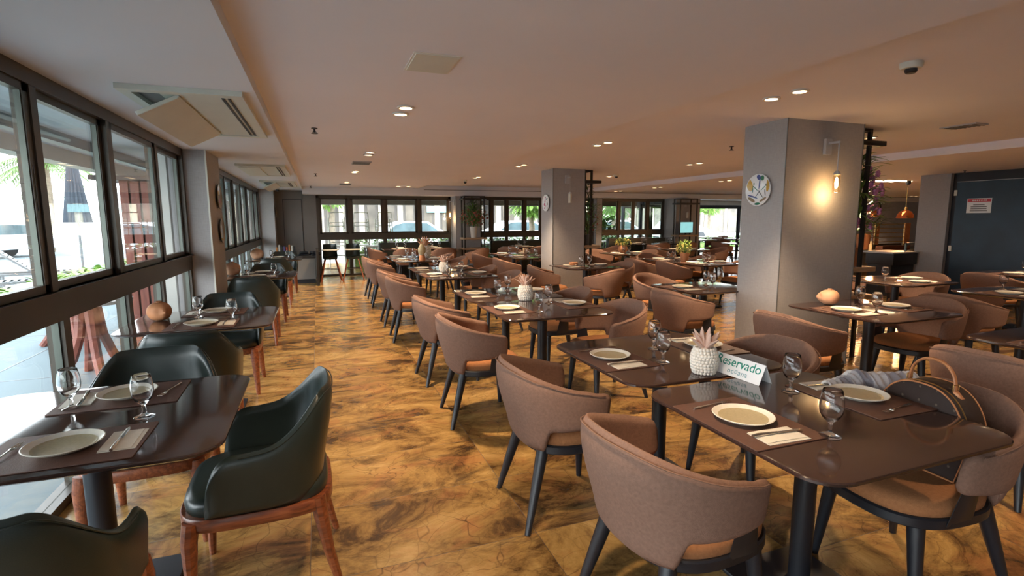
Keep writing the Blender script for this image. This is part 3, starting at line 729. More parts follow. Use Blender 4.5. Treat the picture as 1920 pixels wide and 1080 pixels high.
def glass(x, y, lab): place(GLA, (x, y, 0.7505), random.uniform(0, 3), lab, 'glass', 'stemmed water glasses')

# ================================================================== TABLES AND CHAIRS
def table(x, y, desc, rz=0.0, sc=None, grp='dark dining tables'):
    return place(TAB, (x, y, 0), rz, desc, 'table', grp, sc=sc)
def chair(x, y, deg, desc, grp='brown armchairs'):
    return place(ARM, (x, y, 0), radians(deg), 'brown barrel armchair, '+desc, 'chair', grp)
def gchair(x, y, deg, desc):
    return place(GRN, (x, y, 0), radians(deg), 'dark green leather chair on wooden legs, '+desc, 'chair', 'green leather chairs at the window tables')
AX = 1.74
# the row along the aisle: pairs of square tables, one chair each side of each table
row = [
 (1.74, 1.42, 'table with the bag beside it', 'dark table with the reserved card, nearest on the right', (1.17, 1.46, 4), (2.24, 1.33, 176)),
 (1.76, 2.37, 'table joined behind reserved one', 'dark table joined to the far side of the reserved one', (1.15, 2.37, -2), (2.27, 2.22, 186)),
 (1.80, 4.02, 'near table of second aisle pair', 'near table of the second pair along the aisle', (1.12, 3.72, -3), (2.26, 3.80, 183)),
 (1.80, 4.95, 'far table of second aisle pair', 'far table of the second pair along the aisle', (1.12, 4.76, 2), (2.27, 4.74, 180)),
 (1.76, 6.93, 'near table of third aisle pair', 'near table of the third pair along the aisle', (1.09, 6.58, -2), (2.27, 6.68, 182)),
 (1.76, 7.86, 'far table of third aisle pair', 'far table of the third pair along the aisle', (1.09, 7.60, 0), (2.22, 7.58, 178)),
 (1.74, 9.80, 'near table of fourth aisle pair', 'near table of the fourth pair along the aisle', (1.10, 9.32, -3), (2.35, 9.72, 180)),
 (1.74, 10.73, 'far table of fourth aisle pair', 'far table of the fourth pair along the aisle', (1.10, 10.4, 2), (2.33, 10.7, 180)),
]
for i, (x, y, short, full, ca, cb) in enumerate(row):
    x = 1.77; table(x, y, full, sc=(1.05, 1.0, 1))
    chair(*ca, 'back to the aisle, at the '+short)
    chair(*cb, 'facing the aisle, at the '+short)
    setting(x, y+0.02, pi, short, 'aisle side', fork=i < 5, dmat=0.31)
    setting(x, y+0.06, 0, short, 'pillar side', fork=i < 5, dmat=0.33)
# window tables
wrow = [
 (-0.84, 2.33, 'nearest window table', 'nearest table by the left window, catching its reflection'),
 (-0.84, 4.52, 'window table before left pillar', 'second table by the left window, just before the pillar'),
 (-0.80, 7.95, 'window table behind left pillar', 'third table by the left windows, just behind the pillar'),
 (-0.80, 11.2, 'farthest window table', 'farthest table by the left windows'),
]
for i, (x, y, short, full) in enumerate(wrow):
    table(x, y, full, sc=(1.1, 1.04, 1) if i else (1.12, 1.06, 1))
    setting(x+0.03, y, -pi/2, short, 'near side', fork=i < 3)
    setting(x+0.03, y, pi/2, short, 'far side', fork=i < 3)
gchair(-0.82, 1.68, 90, 'at bottom left, seen from behind')
gchair(-0.80, 2.88, -88, 'across the nearest window table')
gchair(-0.27, 2.30, 181, 'drawn up side-on to the nearest window table')
gchair(-0.80, 3.80, 92, 'back to camera at the table before left pillar')
gchair(-0.78, 5.10, -90, 'far side of the table before left pillar')
gchair(-0.76, 7.02, 90, 'back to camera at the table behind left pillar')
gchair(-0.74, 8.55, -90, 'far side of the table behind left pillar')
gchair(-0.74, 10.25, 90, 'near side of the farthest window table')
gchair(-0.70, 11.85, -90, 'far side of the farthest window table')
# glasses on the near tables (measured spots)
glass(-0.96, 2.50, 'goblet nearer the window, nearest window table')
glass(-0.66, 2.30, 'goblet nearer the aisle, nearest window table')
glass(1.90, 1.63, 'goblet between reserved card and far placemat')
glass(1.63, 1.23, 'large goblet nearest the camera on the reserved table')
glass(1.67, 2.22, 'nearer goblet left of the pineapple, reserved row')
glass(1.80, 2.48, 'farther goblet left of the pineapple, reserved row')
def two_glasses(x, y, short, dx=0.12, dy=0.08):
    glass(x-dx, y-dy, 'goblet on the near left, '+short); glass(x+dx, y+dy, 'goblet on the far right, '+short)
glass(-0.90, 4.60, 'goblet nearer the window, window table before left pillar'); glass(-0.63, 4.33, 'goblet nearer the aisle, window table before left pillar')
glass(-0.92, 7.86, 'goblet nearer the window, window table behind left pillar'); glass(-0.58, 7.74, 'goblet nearer the aisle, window table behind left pillar')
glass(-0.86, 11.1, 'goblet nearer the window, farthest window table'); glass(-0.56, 10.98, 'goblet nearer the aisle, farthest window table')
glass(1.66, 3.84, 'goblet before and right of the pineapple, second aisle pair'); glass(1.92, 4.22, 'goblet just right of the pineapple, second aisle pair')
glass(1.65, 4.86, 'left goblet behind the pineapple, second aisle pair'); glass(1.87, 5.16, 'right goblet behind the pineapple, second aisle pair')
for k, (x, y, short, *_r) in enumerate(row[4:]):
    glass(1.60+0.02*k, y-0.22, 'goblet on the near left, '+short); glass(1.86, y+0.12, 'goblet on the far right, '+short)

# tables of the further rows
def far_table(x, y, short, full, chairs=(), sides=(0, pi), gl=True, sc=None):
    table(x, y, full, sc=sc)
    names = {0: 'right side', pi: 'left side', pi/2: 'far side', -pi/2: 'near side'}
    for s_ in sides: setting(x, y, s_, short, names[s_], fork=y < 4)
    if gl: two_glasses(x, y, short)
    for cx, cy, deg, de in chairs: chair(cx, cy, deg, de)
far_table(4.27, 2.95, 'table before the right pillar', 'dark table against the front of the right pillar',
    [(3.48, 2.93, 0, 'left of the table before the right pillar'), (4.80, 2.92, 182, 'right of the table before the right pillar')], gl=False)
glass(4.37, 3.12, 'goblet at the back, table before the right pillar'); glass(4.12, 2.80, 'goblet at the front, table before the right pillar')
far_table(4.30, 1.62, 'table at the right edge', 'dark table cut by the right edge of the picture',
    [(3.56, 1.68, 2, 'largest one at the right edge of the picture')], sides=(0, pi), gl=False)
far_table(3.98, 4.62, 'table left of right pillar', 'dark table just left of the right pillar',
    [(3.50, 4.33, 2, 'left of the pillar, nearer of two overlapping'), (4.02, 5.44, -72, 'behind the table left of the right pillar, its inside showing')], sides=(pi,), gl=False, sc=(1.0, 0.92, 1))
glass(4.0, 4.5, 'front goblet beside the right pillar edge'); glass(4.10, 4.72, 'rear goblet beside the right pillar edge')
far_table(4.02, 7.42, 'table before middle pillar', 'dark table standing against the middle pillar',
    [(3.33, 7.33, -15, 'left of the table before the middle pillar'), (3.86, 6.62, 118, 'back to camera in front of the middle pillar table'), (4.50, 7.35, 185, 'right of the table before the middle pillar')])
far_table(4.05, 10.78, 'farther table behind middle pillar', 'farther table showing left of the middle pillar', [(3.36, 10.55, 0, 'left of the farther table behind the middle pillar')])
far_table(4.05, 9.75, 'nearer table behind middle pillar', 'nearer table showing left of the middle pillar', [(3.36, 9.12, -5, 'left of the nearer table behind the middle pillar')])
far_table(6.20, 7.15, 'near table with yellow plant', 'near table of the pair carrying the yellow-green plant',
    [(5.70, 7.30, -5, 'nearer one left of the yellow plant tables'), (6.9, 7.1, 178, 'right of the near yellow plant table')], sides=(0, pi))
far_table(6.20, 8.10, 'far table with yellow plant', 'far table of the pair carrying the yellow-green plant',
    [(5.52, 8.0, 3, 'farther one left of the yellow plant tables'), (6.85, 8.15, 182, 'right of the far yellow plant table'), (6.3, 8.78, -95, 'behind the yellow plant tables')])
far_table(6.35, 9.85, 'table with the orange pot', 'dark table carrying the round orange pot',
    [(5.30, 9.30, 10, 'left of the orange pot table'), (6.95, 10.1, 190, 'right of the orange pot table'), (6.1, 10.55, -80, 'behind the orange pot table'), (5.1, 10.6, 0, 'farther left of the orange pot table')])
far_table(6.55, 12.2, 'table beyond the orange pot', 'dark table beyond the orange pot table', [(5.8, 12.2, 0, 'left of the table beyond the orange pot'), (7.3, 12.1, 180, 'right of the table beyond the orange pot')])
far_table(8.45, 10.6, 'table in the bluish light', 'table in bluish light right of the yellow plant', [(7.75, 10.4, 0, 'left of the table in bluish light'), (9.15, 10.3, 170, 'bright orange lit, right of the table in bluish light')], sides=(0, pi))
far_table(8.35, 7.3, 'table hidden by right pillar', 'dark table partly hidden behind the right pillar', [(8.95, 7.4, 180, 'behind the right pillar, at the hidden table'), (7.72, 7.25, 0, 'lit seat just left of the right pillar')])
far_table(6.55, 4.25, 'table behind the shelf post', 'table behind the black shelf post, right of pillar', [(7.08, 4.35, 185, 'orange lit, behind the shelf post table'), (6.6, 4.98, -90, 'far side of the shelf post table')], sides=(-pi/2, 0), gl=False)
glass(6.35, 4.25, 'goblet on the table behind the shelf post')
far_table(6.62, 3.03, 'table before the blue door', 'dark table standing before the dark blue door', [(5.72, 3.08, 0, 'broad back turned, below the blue door'), (7.3, 3.0, 180, 'beyond the table before the blue door')], gl=False)
glass(6.72, 3.28, 'goblet in front of the dark blue door'); 
far_table(2.02, 13.70, 'left end far window table', 'left one of two tables along the far window', [(1.50, 13.75, 0, 'alone at the left end of the far window tables'), (2.05, 13.1, 88, 'near side of the left far window table')], sides=(pi/2, -pi/2))
far_table(2.93, 13.70, 'right end far window table', 'right one of two tables along the far window', [(3.0, 13.08, 92, 'near side of the right far window table'), (3.72, 12.62, 130, 'dark back turned, by the far white pot shelves')], sides=(pi/2, -pi/2))
far_table(5.35, 13.60, 'left table by second far window', 'left table by the second far window', [(4.72, 12.85, 60, 'left of the second far window tables'), (5.6, 12.95, 92, 'near side of the second far window tables')], sides=(pi/2, -pi/2))
far_table(6.35, 13.60, 'right table by second far window', 'right table by the second far window', [], sides=(pi/2, -pi/2))
far_table(9.35, 13.55, 'left table by third far window', 'left table by the third far window', [(8.70, 11.9, 0, 'below the third far window, left one'), (9.4, 12.9, 90, 'near side of the third far window table')], sides=(pi/2,))
far_table(10.3, 13.55, 'right table by third far window', 'right table by the third far window', [(10.35, 12.9, 92, 'near side, right table by third far window')], sides=(pi/2,))
# sunny end room
k = 0
for x, y in ((12.9, 15.3), (15.0, 15.7), (12.9, 17.3), (15.0, 17.4), (17.0, 16.4), (12.2, 12.6), (14.4, 12.9)):
    w = ('first', 'second', 'third', 'fourth', 'fifth', 'sixth', 'seventh')[k]; k += 1
    table(x, y, '%s small table counted from the left in the bright end room' % w)
    for q, (cx, dg) in enumerate(((x-0.68, 0), (x+0.68, 180))):
        chair(cx, y, dg, '%s of the %s table in the bright end room' % (('left', 'right')[q], w))
# bar-side tables
far_table(13.3, 11.6, 'table below copper lamps', 'dark table below the copper pendant lamps', [(12.6, 11.6, 0, 'left of the table below the copper lamps'), (14.0, 11.6, 180, 'right of the table below the copper lamps')])
far_table(8.9, 4.1, 'table right of door table', 'dark table deep to the right before the blue door', [(8.2, 4.1, 0, 'far right, before the blue door wall')])

# ================================================================== DECORATION
def pineapple(label, loc, leafm, s=1.0, flowers=0):
    r = empty('pineapple_vase', loc); r.scale = (s, s, s)
    b = MB()
    def rad(z): return 0.028+0.029*math.sqrt(max(0, 1-((z-0.062)/0.070)**2))
    b.lathe([(0, 0), (0.036, 0), (rad(0.01), 0.01)]+[(rad(0.01+0.012*i), 0.01+0.012*i) for i in range(1, 9)]+[(0.026, 0.125), (0.0, 0.128)], 26)
    for i in range(9):
        z = 0.009+i*0.0138; R = rad(z)+0.001; n = max(8, int(2*pi*R/0.0150))
        for j in range(n):
            a = 2*pi*(j+0.5*(i % 2))/n; b.ball((R*cos(a), R*sin(a), z), 0.0092, 8, 6)
    b.build('body', M_white, r)
    l = MB()
    for ring_, (n, tilt, ln) in enumerate(((4, 0.12, 0.105), (5, 0.34, 0.092), (4, 0.62, 0.075))):
        for j in range(n):
            a = 2*pi*(j+0.5*ring_)/n; d_ = Vector((cos(a)*tilt, sin(a)*tilt, 1)).normalized(); p0 = Vector((cos(a)*0.012, sin(a)*0.012, 0.118))
            P = [p0+d_*ln*t+Vector((cos(a), sin(a), 0))*0.02*t*t*ring_ for t in (0, 0.25, 0.5, 0.75, 1.0)]
            l.path(P, [0.008, 0.015, 0.017, 0.012, 0.002], 8, flat=0.5)
    l.build('leaf_crown', leafm, r)
    tag(r, label, 'vase'); return r
pineapple('knobbly white pineapple vase by the reserved card', (1.74, 1.99, 0.7505), M_pinkc, 1.02)
pineapple('knobbly white pineapple vase with blush leaves, second aisle pair', (1.79, 4.46, 0.7505), M_pinkc, 1.12)
pineapple('small white pineapple vase on the third aisle pair', (1.70, 7.42, 0.7505), M_pinkc, 1.1)
# tall vase pair on the fourth aisle pair
v = empty('flower_vase', (1.76, 9.42, 0.7505))
MB().lathe([(0, 0), (0.05, 0), (0.062, 0.02), (0.05, 0.09), (0.035, 0.11), (0.0, 0.11)], 22).build('foot', M_terra, v)
MB().lathe([(0, 0.105), (0.03, 0.11), (0.07, 0.17), (0.068, 0.24), (0.03, 0.31), (0.018, 0.32), (0, 0.322)], 22).build('body', M_cream, v)
tag(v, 'tall egg-shaped pale vase on a terracotta foot, fourth aisle pair', 'vase')
pineapple('tall blush pineapple ornament behind the egg-shaped vase', (1.98, 10.3, 0.7505), M_terral, 1.9)

def head_pot(label, loc, rz, s=1.0, m=M_terral):
    """clay vessel shaped like a head, nose and brow pressed out"""
    o = MB(); n = 36; rings = 20
    for i in range(rings+1):
        th = pi*i/rings
        for j in range(n):
            a = 2*pi*j/n; R = 0.078*(sin(th)**0.78 if 0 < i < rings else 0)
            z = 0.066-0.066*cos(th)
            f = 1.0
            fa = math.atan2(sin(a), cos(a))
            nose = math.exp(-(fa/0.20)**2)*math.exp(-((z-0.062)/0.028)**2)*0.30
            brow = math.exp(-(fa/0.8)**2)*math.exp(-((z-0.098)/0.014)**2)*0.07
            eye = -math.exp(-((abs(fa)-0.42)/0.2)**2)*math.exp(-((z-0.075)/0.016)**2)*0.10
            mouth = math.exp(-(fa/0.35)**2)*math.exp(-((z-0.028)/0.009)**2)*0.09
            f += nose+brow+eye+mouth+0.03*sin(3*a+1)
            o.v.append((R*f*cos(a), R*f*sin(a), z))
    for i in range(rings):
        for j in range(n): j2 = (j+1) % n; o.f.append((i*n+j, i*n+j2, (i+1)*n+j2, (i+1)*n+j))
    k = o.mark(); o.lathe([(0.0, 0.128), (0.016, 0.128), (0.02, 0.140), (0.013, 0.141), (0.0, 0.13)], 16)
    ob = o.build('clay_head_vase', m, None, ang=70); ob.location = loc; ob.rotation_euler = (0, 0, rz); ob.scale = (s, s, s)
    tag(ob, label, 'vase'); return ob
head_pot('orange clay vase with a face, on the window table before the pillar', (-1.15, 4.57, 0.7505), -1.0, 1.05, M_terra)
head_pot('orange clay face vase on the window table behind left pillar', (-1.12, 8.0, 0.7505), -0.7, 1.35)
head_pot('pale clay face vase on the farthest window table', (-1.12, 11.2, 0.7505), -0.7, 1.5)
head_pot('pale orange clay face vase against the right pillar', (4.16, 3.24, 0.7505), 2.2, 1.0)
hp = MB().lathe([(0, 0), (0.05, 0), (0.075, 0.03), (0.068, 0.06), (0.06, 0.058), (0.0, 0.03)], 24).build('terracotta_bowl', M_terra)
hp.location = (3.85, 7.5, 0.7505); tag(hp, 'small terracotta bowl on the table before middle pillar', 'bowl')

# reserved card
def text_mesh(name, txt, size, m, parent, loc, rot, ext=0.0004, font_sp=1.0, shear=0.0):
    c = bpy.data.curves.new(name+'_curve', 'FONT'); c.body = txt; c.size = size; c.extrude = ext; c.align_x = 'CENTER'; c.space_character = font_sp; c.shear = shear
    o = bpy.data.objects.new(name+'_tmp', c); COL.objects.link(o)
    bpy.context.view_layer.update()
    dg = bpy.context.evaluated_depsgraph_get(); me = bpy.data.meshes.new_from_object(o.evaluated_get(dg)); me.name = name
    bpy.data.objects.remove(o, do_unlink=True)
    me.materials.clear(); me.materials.append(m)
    t = bpy.data.objects.new(name, me); COL.objects.link(t); t.parent = parent; t.location = loc; t.rotation_euler = rot
    return t
rc = empty('reserved_card', (1.865, 1.885, 0.7505), radians(-90)+0.05)
H_ = 0.088; hw = 0.040; L_ = 0.145
tl = math.atan2(H_, hw)
def flap(sy):
    m = MB(); k = m.mark(); ln = math.hypot(H_, hw)
    m.box(-L_, L_, -0.0006, 0.0006, 0, ln); m.xf(k, Matrix.Translation((0, sy*hw, 0)) @ Matrix.Rotation(sy*(pi/2-tl), 4, 'X')); return m
fr_ = flap(-1).build('card_front', M_card, rc, smooth=False); flap(1).build('card_back', M_card, rc, smooth=False)
tilt = radians(90) - (pi/2-tl)
def on_front(u, h):  # u along, h up the slope
    return (u, -hw - 0.0014 + h*cos(tl), h*sin(tl)+0.0006)
text_mesh('printed_word', 'Reservado', 0.062, M_ink, fr_, on_front(0.0, 0.048), (tl, 0, 0), font_sp=1.0)
text_mesh('printed_logo', 'oc\u2261ana', 0.036, M_ink2, fr_, on_front(0.01, 0.014), (tl, 0, 0), font_sp=1.15)
tag(rc, 'folded white tent card reading Reservado in green', 'sign')

# decorative wall plates
def wall_plate(label, loc, rot, dia, rimm, patch):
    r = empty('wall_plate', loc); r.rotation_euler = rot; R = dia/2
    MB().lathe([(0, 0), (R*0.6, 0), (R*0.95, 0.016), (R, 0.022), (R*0.985, 0.026), (R*0.93, 0.022), (R*0.62, 0.008), (0, 0.006)], 48).build('plate', rimm, r, ang=50)
    for (px, py, a, b_, rt_, m) in patch:
        q = MB(); n = 18; k = q.mark()
        out = [(a*R*cos(2*pi*i/n), b_*R*sin(2*pi*i/n)) for i in range(n)]
        rr = math.hypot(px, py); z = 0.007+0.016*max(0, (rr-0.55))/0.45
        ca, sa = cos(rt_), sin(rt_)
        pts = [(px*R+x*ca-y*sa, py*R+x*sa+y*ca) for x, y in out]
        pts = [(x, y) for x, y in pts]
        def zz(x, y):
            t = math.hypot(x, y)/R; t = min(t, 0.96); return 0.008 + (0.0 if t < 0.62 else (t-0.62)/0.31*0.0145)
        c0 = (px*R, py*R)
        q.v.append((c0[0], c0[1], zz(*c0)+0.002)); 
        for s_ in (0.5, 1.0):
            for x, y in pts:
                X, Y = c0[0]+(x-c0[0])*s_, c0[1]+(y-c0[1])*s_; t = math.hypot(X, Y)/R
                if t > 0.95: X, Y = X*0.95/t, Y*0.95/t
                q.v.append((X, Y, zz(X, Y)+0.0016))
        for i in range(n): i2 = (i+1) % n; q.f.append((0, 1+i, 1+i2)); q.f.append((1+i, 1+n+i, 1+n+i2, 1+i2))
        q.build('painted_patch', m, r)
    tag(r, label, 'plate'); return r
P_g = mat('green_glaze', (0.03, 0.16, 0.10), 0.25); P_b = mat('blue_glaze', (0.05, 0.08, 0.25), 0.25); P_y = mat('ochre_glaze', (0.50, 0.30, 0.05), 0.25); P_k = mat('charcoal_glaze', (0.06, 0.07, 0.08), 0.3); P_m = mat('magenta_glaze', (0.42, 0.06, 0.16), 0.3); P_w = mat('white_glaze', (0.72, 0.74, 0.76), 0.2, var=0.03); P_t = mat('taupe_glaze', (0.22, 0.17, 0.11), 0.3)
faceL = (pi/2, 0, -pi/2)
wall_plate('white plate painted with green and ochre, on the right pillar', (4.075, 4.0, 1.775), faceL, 0.31, P_w,
    [(-0.72, 0.35, 0.20, 0.42, 0.2, P_y), (0.74, 0.25, 0.16, 0.40, -0.2, P_y), (0.0, 0.78, 0.16, 0.16, 0, P_b), (0.28, 0.72, 0.18, 0.14, 0.6, P_g), (0.02, 0.4, 0.05, 0.36, -0.1, P_b), (-0.3, 0.12, 0.03, 0.30, 0.9, P_g), (0.35, 0.12, 0.03, 0.26, -0.9, P_g),
     (-0.5, 0.05, 0.04, 0.22, 0.0, P_g), (0.5, -0.2, 0.04, 0.24, 0.2, P_k), (-0.45, -0.4, 0.4, 0.05, -0.3, P_b), (-0.5, -0.6, 0.3, 0.09, -0.5, P_t), (0.4, -0.6, 0.3, 0.09, 0.4, P_t), (0.0, -0.86, 0.22, 0.08, 0, P_g), (0.15, -0.25, 0.03, 0.35, 0.7, P_k), (-0.1, -0.25, 0.03, 0.3, -0.7, P_k), (-0.42, 0.4, 0.05, 0.08, 0, P_g), (0.55, 0.3, 0.06, 0.08, 0, P_k)])
wall_plate('white plate with magenta splashes, on the middle pillar', (4.045, 9.0, 1.80), faceL, 0.31, P_w,
    [(-0.4, 0.2, 0.16, 0.12, 0.5, P_m), (-0.55, -0.15, 0.14, 0.18, 0, P_m), (-0.2, -0.35, 0.12, 0.1, 0, P_m), (0.1, 0.5, 0.3, 0.08, 0.3, P_k), (0.3, -0.1, 0.1, 0.2, 0.4, P_t), (-0.2, 0.65, 0.1, 0.08, 0, P_m), (0.25, -0.6, 0.12, 0.06, 0, P_g), (-0.45, -0.6, 0.1, 0.1, 0, P_m)])
faceR = (pi/2, 0, pi/2)
wall_plate('upper brown painted plate on the left pillar side', (-1.095, 7.12, 1.78), faceR, 0.30, P_t, [(0.1, 0.3, 0.3, 0.2, 0.4, P_y), (-0.3, -0.2, 0.2, 0.3, 0, P_w), (0.4, -0.3, 0.2, 0.2, 0, P_m), (-0.2, 0.6, 0.2, 0.12, 0, P_k)])
wall_plate('lower brown painted plate on the left pillar side', (-1.095, 7.14, 1.38), faceR, 0.30, P_t, [(0.0, 0.3, 0.3, 0.16, 0.2, P_w), (-0.3, -0.3, 0.25, 0.2, 0, P_y), (0.4, -0.1, 0.15, 0.3, 0, P_k), (0.1, -0.7, 0.3, 0.1, 0, P_y)])
wall_plate('small reddish plate on the far left pillar', (-0.975, 14.5, 1.72), faceR, 0.30, P_t, [(0.0, 0.3, 0.3, 0.3, 0.2, P_m), (0, -0.4, 0.3, 0.2, 0, P_w)])

# pillar lamps: plate, arm, cord, glass cylinder with the bulb inside
def wall_lamp(label, loc, rz, lit):
    r = empty('wall_lamp', loc, rz)        # mounted on a wall facing -Y
    MB().bbox(-0.045, 0.045, -0.03, 0.0, -0.075, 0.075, 0.006).build('wall_bracket', M_plasg, r)
    MB().bbox(-0.010, 0.010, -0.145, -0.028, 0.020, 0.040, 0.003).build('arm', M_plasg, r)
    MB().path([(0, -0.133, 0.022), (0.0, -0.133, -0.235)], 0.006 if lit else 0.004, 8).build('stem', M_plasg, r)
    MB().lathe([(0, -0.232), (0.016, -0.235), (0.030, -0.255), (0.030, -0.27), (0.0, -0.27)][::-1], 20, (0, -0.133, 0)).build('cap', M_plasg, r)
    if lit:
        MB().lathe([(0.030, -0.262), (0.033, -0.27), (0.034, -0.43), (0.031, -0.43), (0.029, -0.27), (0.030, -0.262)][::-1], 24, (0, -0.133, 0)).build('glass_shade', M_lampg, r)
        MB().lathe([(0, -0.395), (0.012, -0.385), (0.016, -0.35), (0.010, -0.30), (0, -0.29)], 14, (0, -0.133, 0)).build('bulb', M_bulb, r)
        d = bpy.data.lights.new('lamp_glow', 'POINT'); d.energy = 3.2; d.color = (1, 0.62, 0.28); d.shadow_soft_size = 0.03
        o = bpy.data.objects.new('lamp_glow', d); COL.objects.link(o); o.parent = r; o.location = (0, -0.133, -0.45)
    else:
        MB().lathe([(0, -0.43), (0.030, -0.43), (0.030, -0.262), (0, -0.262)], 20, (0, -0.133, 0)).build('closed_shade', M_plas, r)
    tag(r, label, 'wall lamp'); return r
M_lampg = pane_mat('ribbed_lamp_glass', (0.98, 0.92, 0.82), 0.7)
wall_lamp('lit wall lamp with glass shade on the right pillar', (4.58, 3.72, 2.17), 0, True)
wall_lamp('unlit pale wall lamp on the middle pillar', (4.33, 8.74, 2.22), 0, False)
wall_lamp('lit wall lamp beside the far left window group', (3.65, 14.45, 1.97), -pi/2, True)
wall_lamp('dark unlit wall lamp on the far right pillar', (11.35, 14.20, 1.95), 0, False)

# plants
def bouquet(r, n_leaf, n_fl, R, H, lm, fm, z0, droop=0.25, ln=0.16, w=0.03, fl_r=0.016, strap=0.0, seed=1):
    rnd = random.Random(seed); l = MB(); f = MB()
    for i in range(n_leaf):
        a = rnd.uniform(0, 2*pi); t = rnd.random()**0.6; h = rnd.uniform(0.05, 1.0)
        p = Vector((cos(a)*R*t*0.7*sin(pi*min(h+0.15, 1)*0.8), sin(a)*R*t*0.7*sin(pi*min(h+0.15, 1)*0.8), z0+H*h))
        d_ = Vector((cos(a)*rnd.uniform(0.5, 1.2), sin(a)*rnd.uniform(0.5, 1.2), rnd.uniform(-0.2, 1.2)))
        l.leaf(p, d_, ln*rnd.uniform(0.6, 1.35), w*rnd.uniform(0.6, 1.3), droop)
    for i in range(int(n_leaf*0.18)):
        a = rnd.uniform(0, 2*pi); t = rnd.random()*0.6
        l.path([(0, 0, z0-0.04), (cos(a)*R*t*0.4, sin(a)*R*t*0.4, z0+H*0.4), (cos(a)*R*t, sin(a)*R*t, z0+H*rnd.uniform(0.6, 1))], 0.003, 5)
    l.build('foliage', lm, r, ang=80)
    if n_fl:
        for i in range(n_fl):
            a = rnd.uniform(0, 2*pi); h = rnd.uniform(0.1, 0.85); rr = R*rnd.uniform(0.45, 0.95)*sin(pi*min(h+0.2, 1)*0.75)
            c = (cos(a)*rr, sin(a)*rr, z0+H*h)
            for k in range(5):
                b_ = 2*pi*k/5; d_ = Vector((cos(a), sin(a), 0.1)); u_ = Vector((-sin(a), cos(a), 0)); w_ = Vector((0, 0, 1))
                q = Vector(c)+(u_*cos(b_)+w_*sin(b_))*fl_r*0.8+d_*0.004
                f.ball(tuple(q), fl_r*0.62, 6, 4)
        f.build('blossoms', fm, r)
def shelf_unit(label, x0, x1, y0, y1, top, shelves, ovr=0.07):
    r = empty('open_shelf_tower', ((x0+x1)/2, (y0+y1)/2, 0)); a, b_ = (x1-x0)/2, (y1-y0)/2
    for sx in (-1, 1):
        for sy in (-1, 1): MB().box(sx*a-0.017, sx*a+0.017, sy*b_-0.017, sy*b_+0.017, 0, top).build('post', M_blackm, r, smooth=False)
    f = MB()
    for sy in (-1, 1): f.box(-a, a, sy*b_-0.015, sy*b_+0.015, top-0.03, top)
    for sx in (-1, 1): f.box(sx*a-0.015, sx*a+0.015, -b_, b_, top-0.03, top)
    f.build('top_rail', M_blackm, r, smooth=False)
    for i, z in enumerate(shelves): MB().bbox(-a-0.05, a+ovr, -b_-0.05, b_+0.05, z-0.05, z, 0.004).build('shelf', M_blackm if i == 0 else M_shelf, r)
    tag(r, label, 'shelf'); return r
shelf_unit('tall black shelf tower right of the right pillar', 5.15, 5.41, 3.9, 4.2, ZR-0.0, (2.29, 0.98, 0.68), 0.19)
shelf_unit('black shelf tower right of the middle pillar', 4.76, 4.90, 8.85, 9.2, ZR, (2.22, 1.0), 0.19)
shelf_unit('shelf tower with a white pot by the far windows', 3.78, 4.34, 13.86, 14.16, 2.14, (2.08, 1.0, 0.72))
shelf_unit('shelf tower carrying the screen by the far right pillar', 10.85, 11.5, 13.80, 14.10, 2.14, (2.0, 0.98))
p = empty('orchid_arrangement', (5.48, 4.05, 0.98))
MB().lathe([(0, 0), (0.07, 0), (0.085, 0.2), (0.075, 0.2), (0, 0.17)], 20).build('pot', M_terra, p)
for k in range(3):
    a = k*2.1; MB().path([(0.03*cos(a), 0.03*sin(a), 0.15), (0.05*cos(a), 0.05*sin(a), 0.8)], 0.012, 8).build('cane', M_shelf, p)
bouquet(p, 300, 80, 0.27, 0.85, M_leafg, M_pink, 0.32, ln=0.17, w=0.035, fl_r=0.027, seed=3)
tag(p, 'tall pink orchids and green leaves in the shelf tower by the right pillar', 'plant')
p = empty('hanging_foliage', (4.93, 9.03, 1.0))
MB().lathe([(0, 0), (0.07, 0), (0.085, 0.2), (0.075, 0.2), (0, 0.17)], 20).build('pot', M_walld, p)
bouquet(p, 150, 20, 0.24, 0.6, M_leafg, M_redfl, 0.2, ln=0.24, w=0.028, seed=5)
bouquet(p, 60, 0, 0.12, 0.5, M_leafd, None, 0.65, ln=0.15, w=0.02, seed=6)
tag(p, 'spiky dark green plant in the tower by the middle pillar', 'plant')
p = empty('flower_arrangement', (4.05, 13.92, 1.0))
MB().lathe([(0, 0), (0.075, 0), (0.105, 0.30), (0.095, 0.30), (0.07, 0.03), (0, 0.03)], 24).build('pot', M_concrete, p)
bouquet(p, 300, 90, 0.44, 0.55, M_leafg, M_redfl, 0.30, ln=0.2, w=0.035, fl_r=0.02, seed=8)
bouquet(p, 50, 0, 0.14, 0.35, M_leafd, None, 0.72, ln=0.16, w=0.05, seed=9)
tag(p, 'large red and green arrangement in a pale pot on far shelves', 'plant')
p = empty('potted_plant', (6.12, 7.62, 0.7505))
MB().lathe([(0, 0), (0.06, 0), (0.085, 0.14), (0.08, 0.15), (0.05, 0.03), (0, 0.03)], 22).build('pot', M_terra, p)
bouquet(p, 130, 60, 0.17, 0.22, M_leafl, M_yel, 0.13, ln=0.09, w=0.016, fl_r=0.013, seed=11)
tag(p, 'yellow-green plant in a terracotta pot left of the right pillar', 'plant')
p = empty('potted_plant', (6.32, 9.95, 0.7505))
MB().lathe([(0, 0), (0.06, 0), (0.10, 0.06), (0.10, 0.12), (0.07, 0.17), (0.06, 0.165), (0, 0.05)], 22).build('pot', M_terra, p)
bouquet(p, 60, 30, 0.20, 0.16, M_leafg, M_yel, 0.16, ln=0.11, w=0.045, fl_r=0.02, seed=12)
tag(p, 'round orange pot with yellow flowers on a table', 'plant')
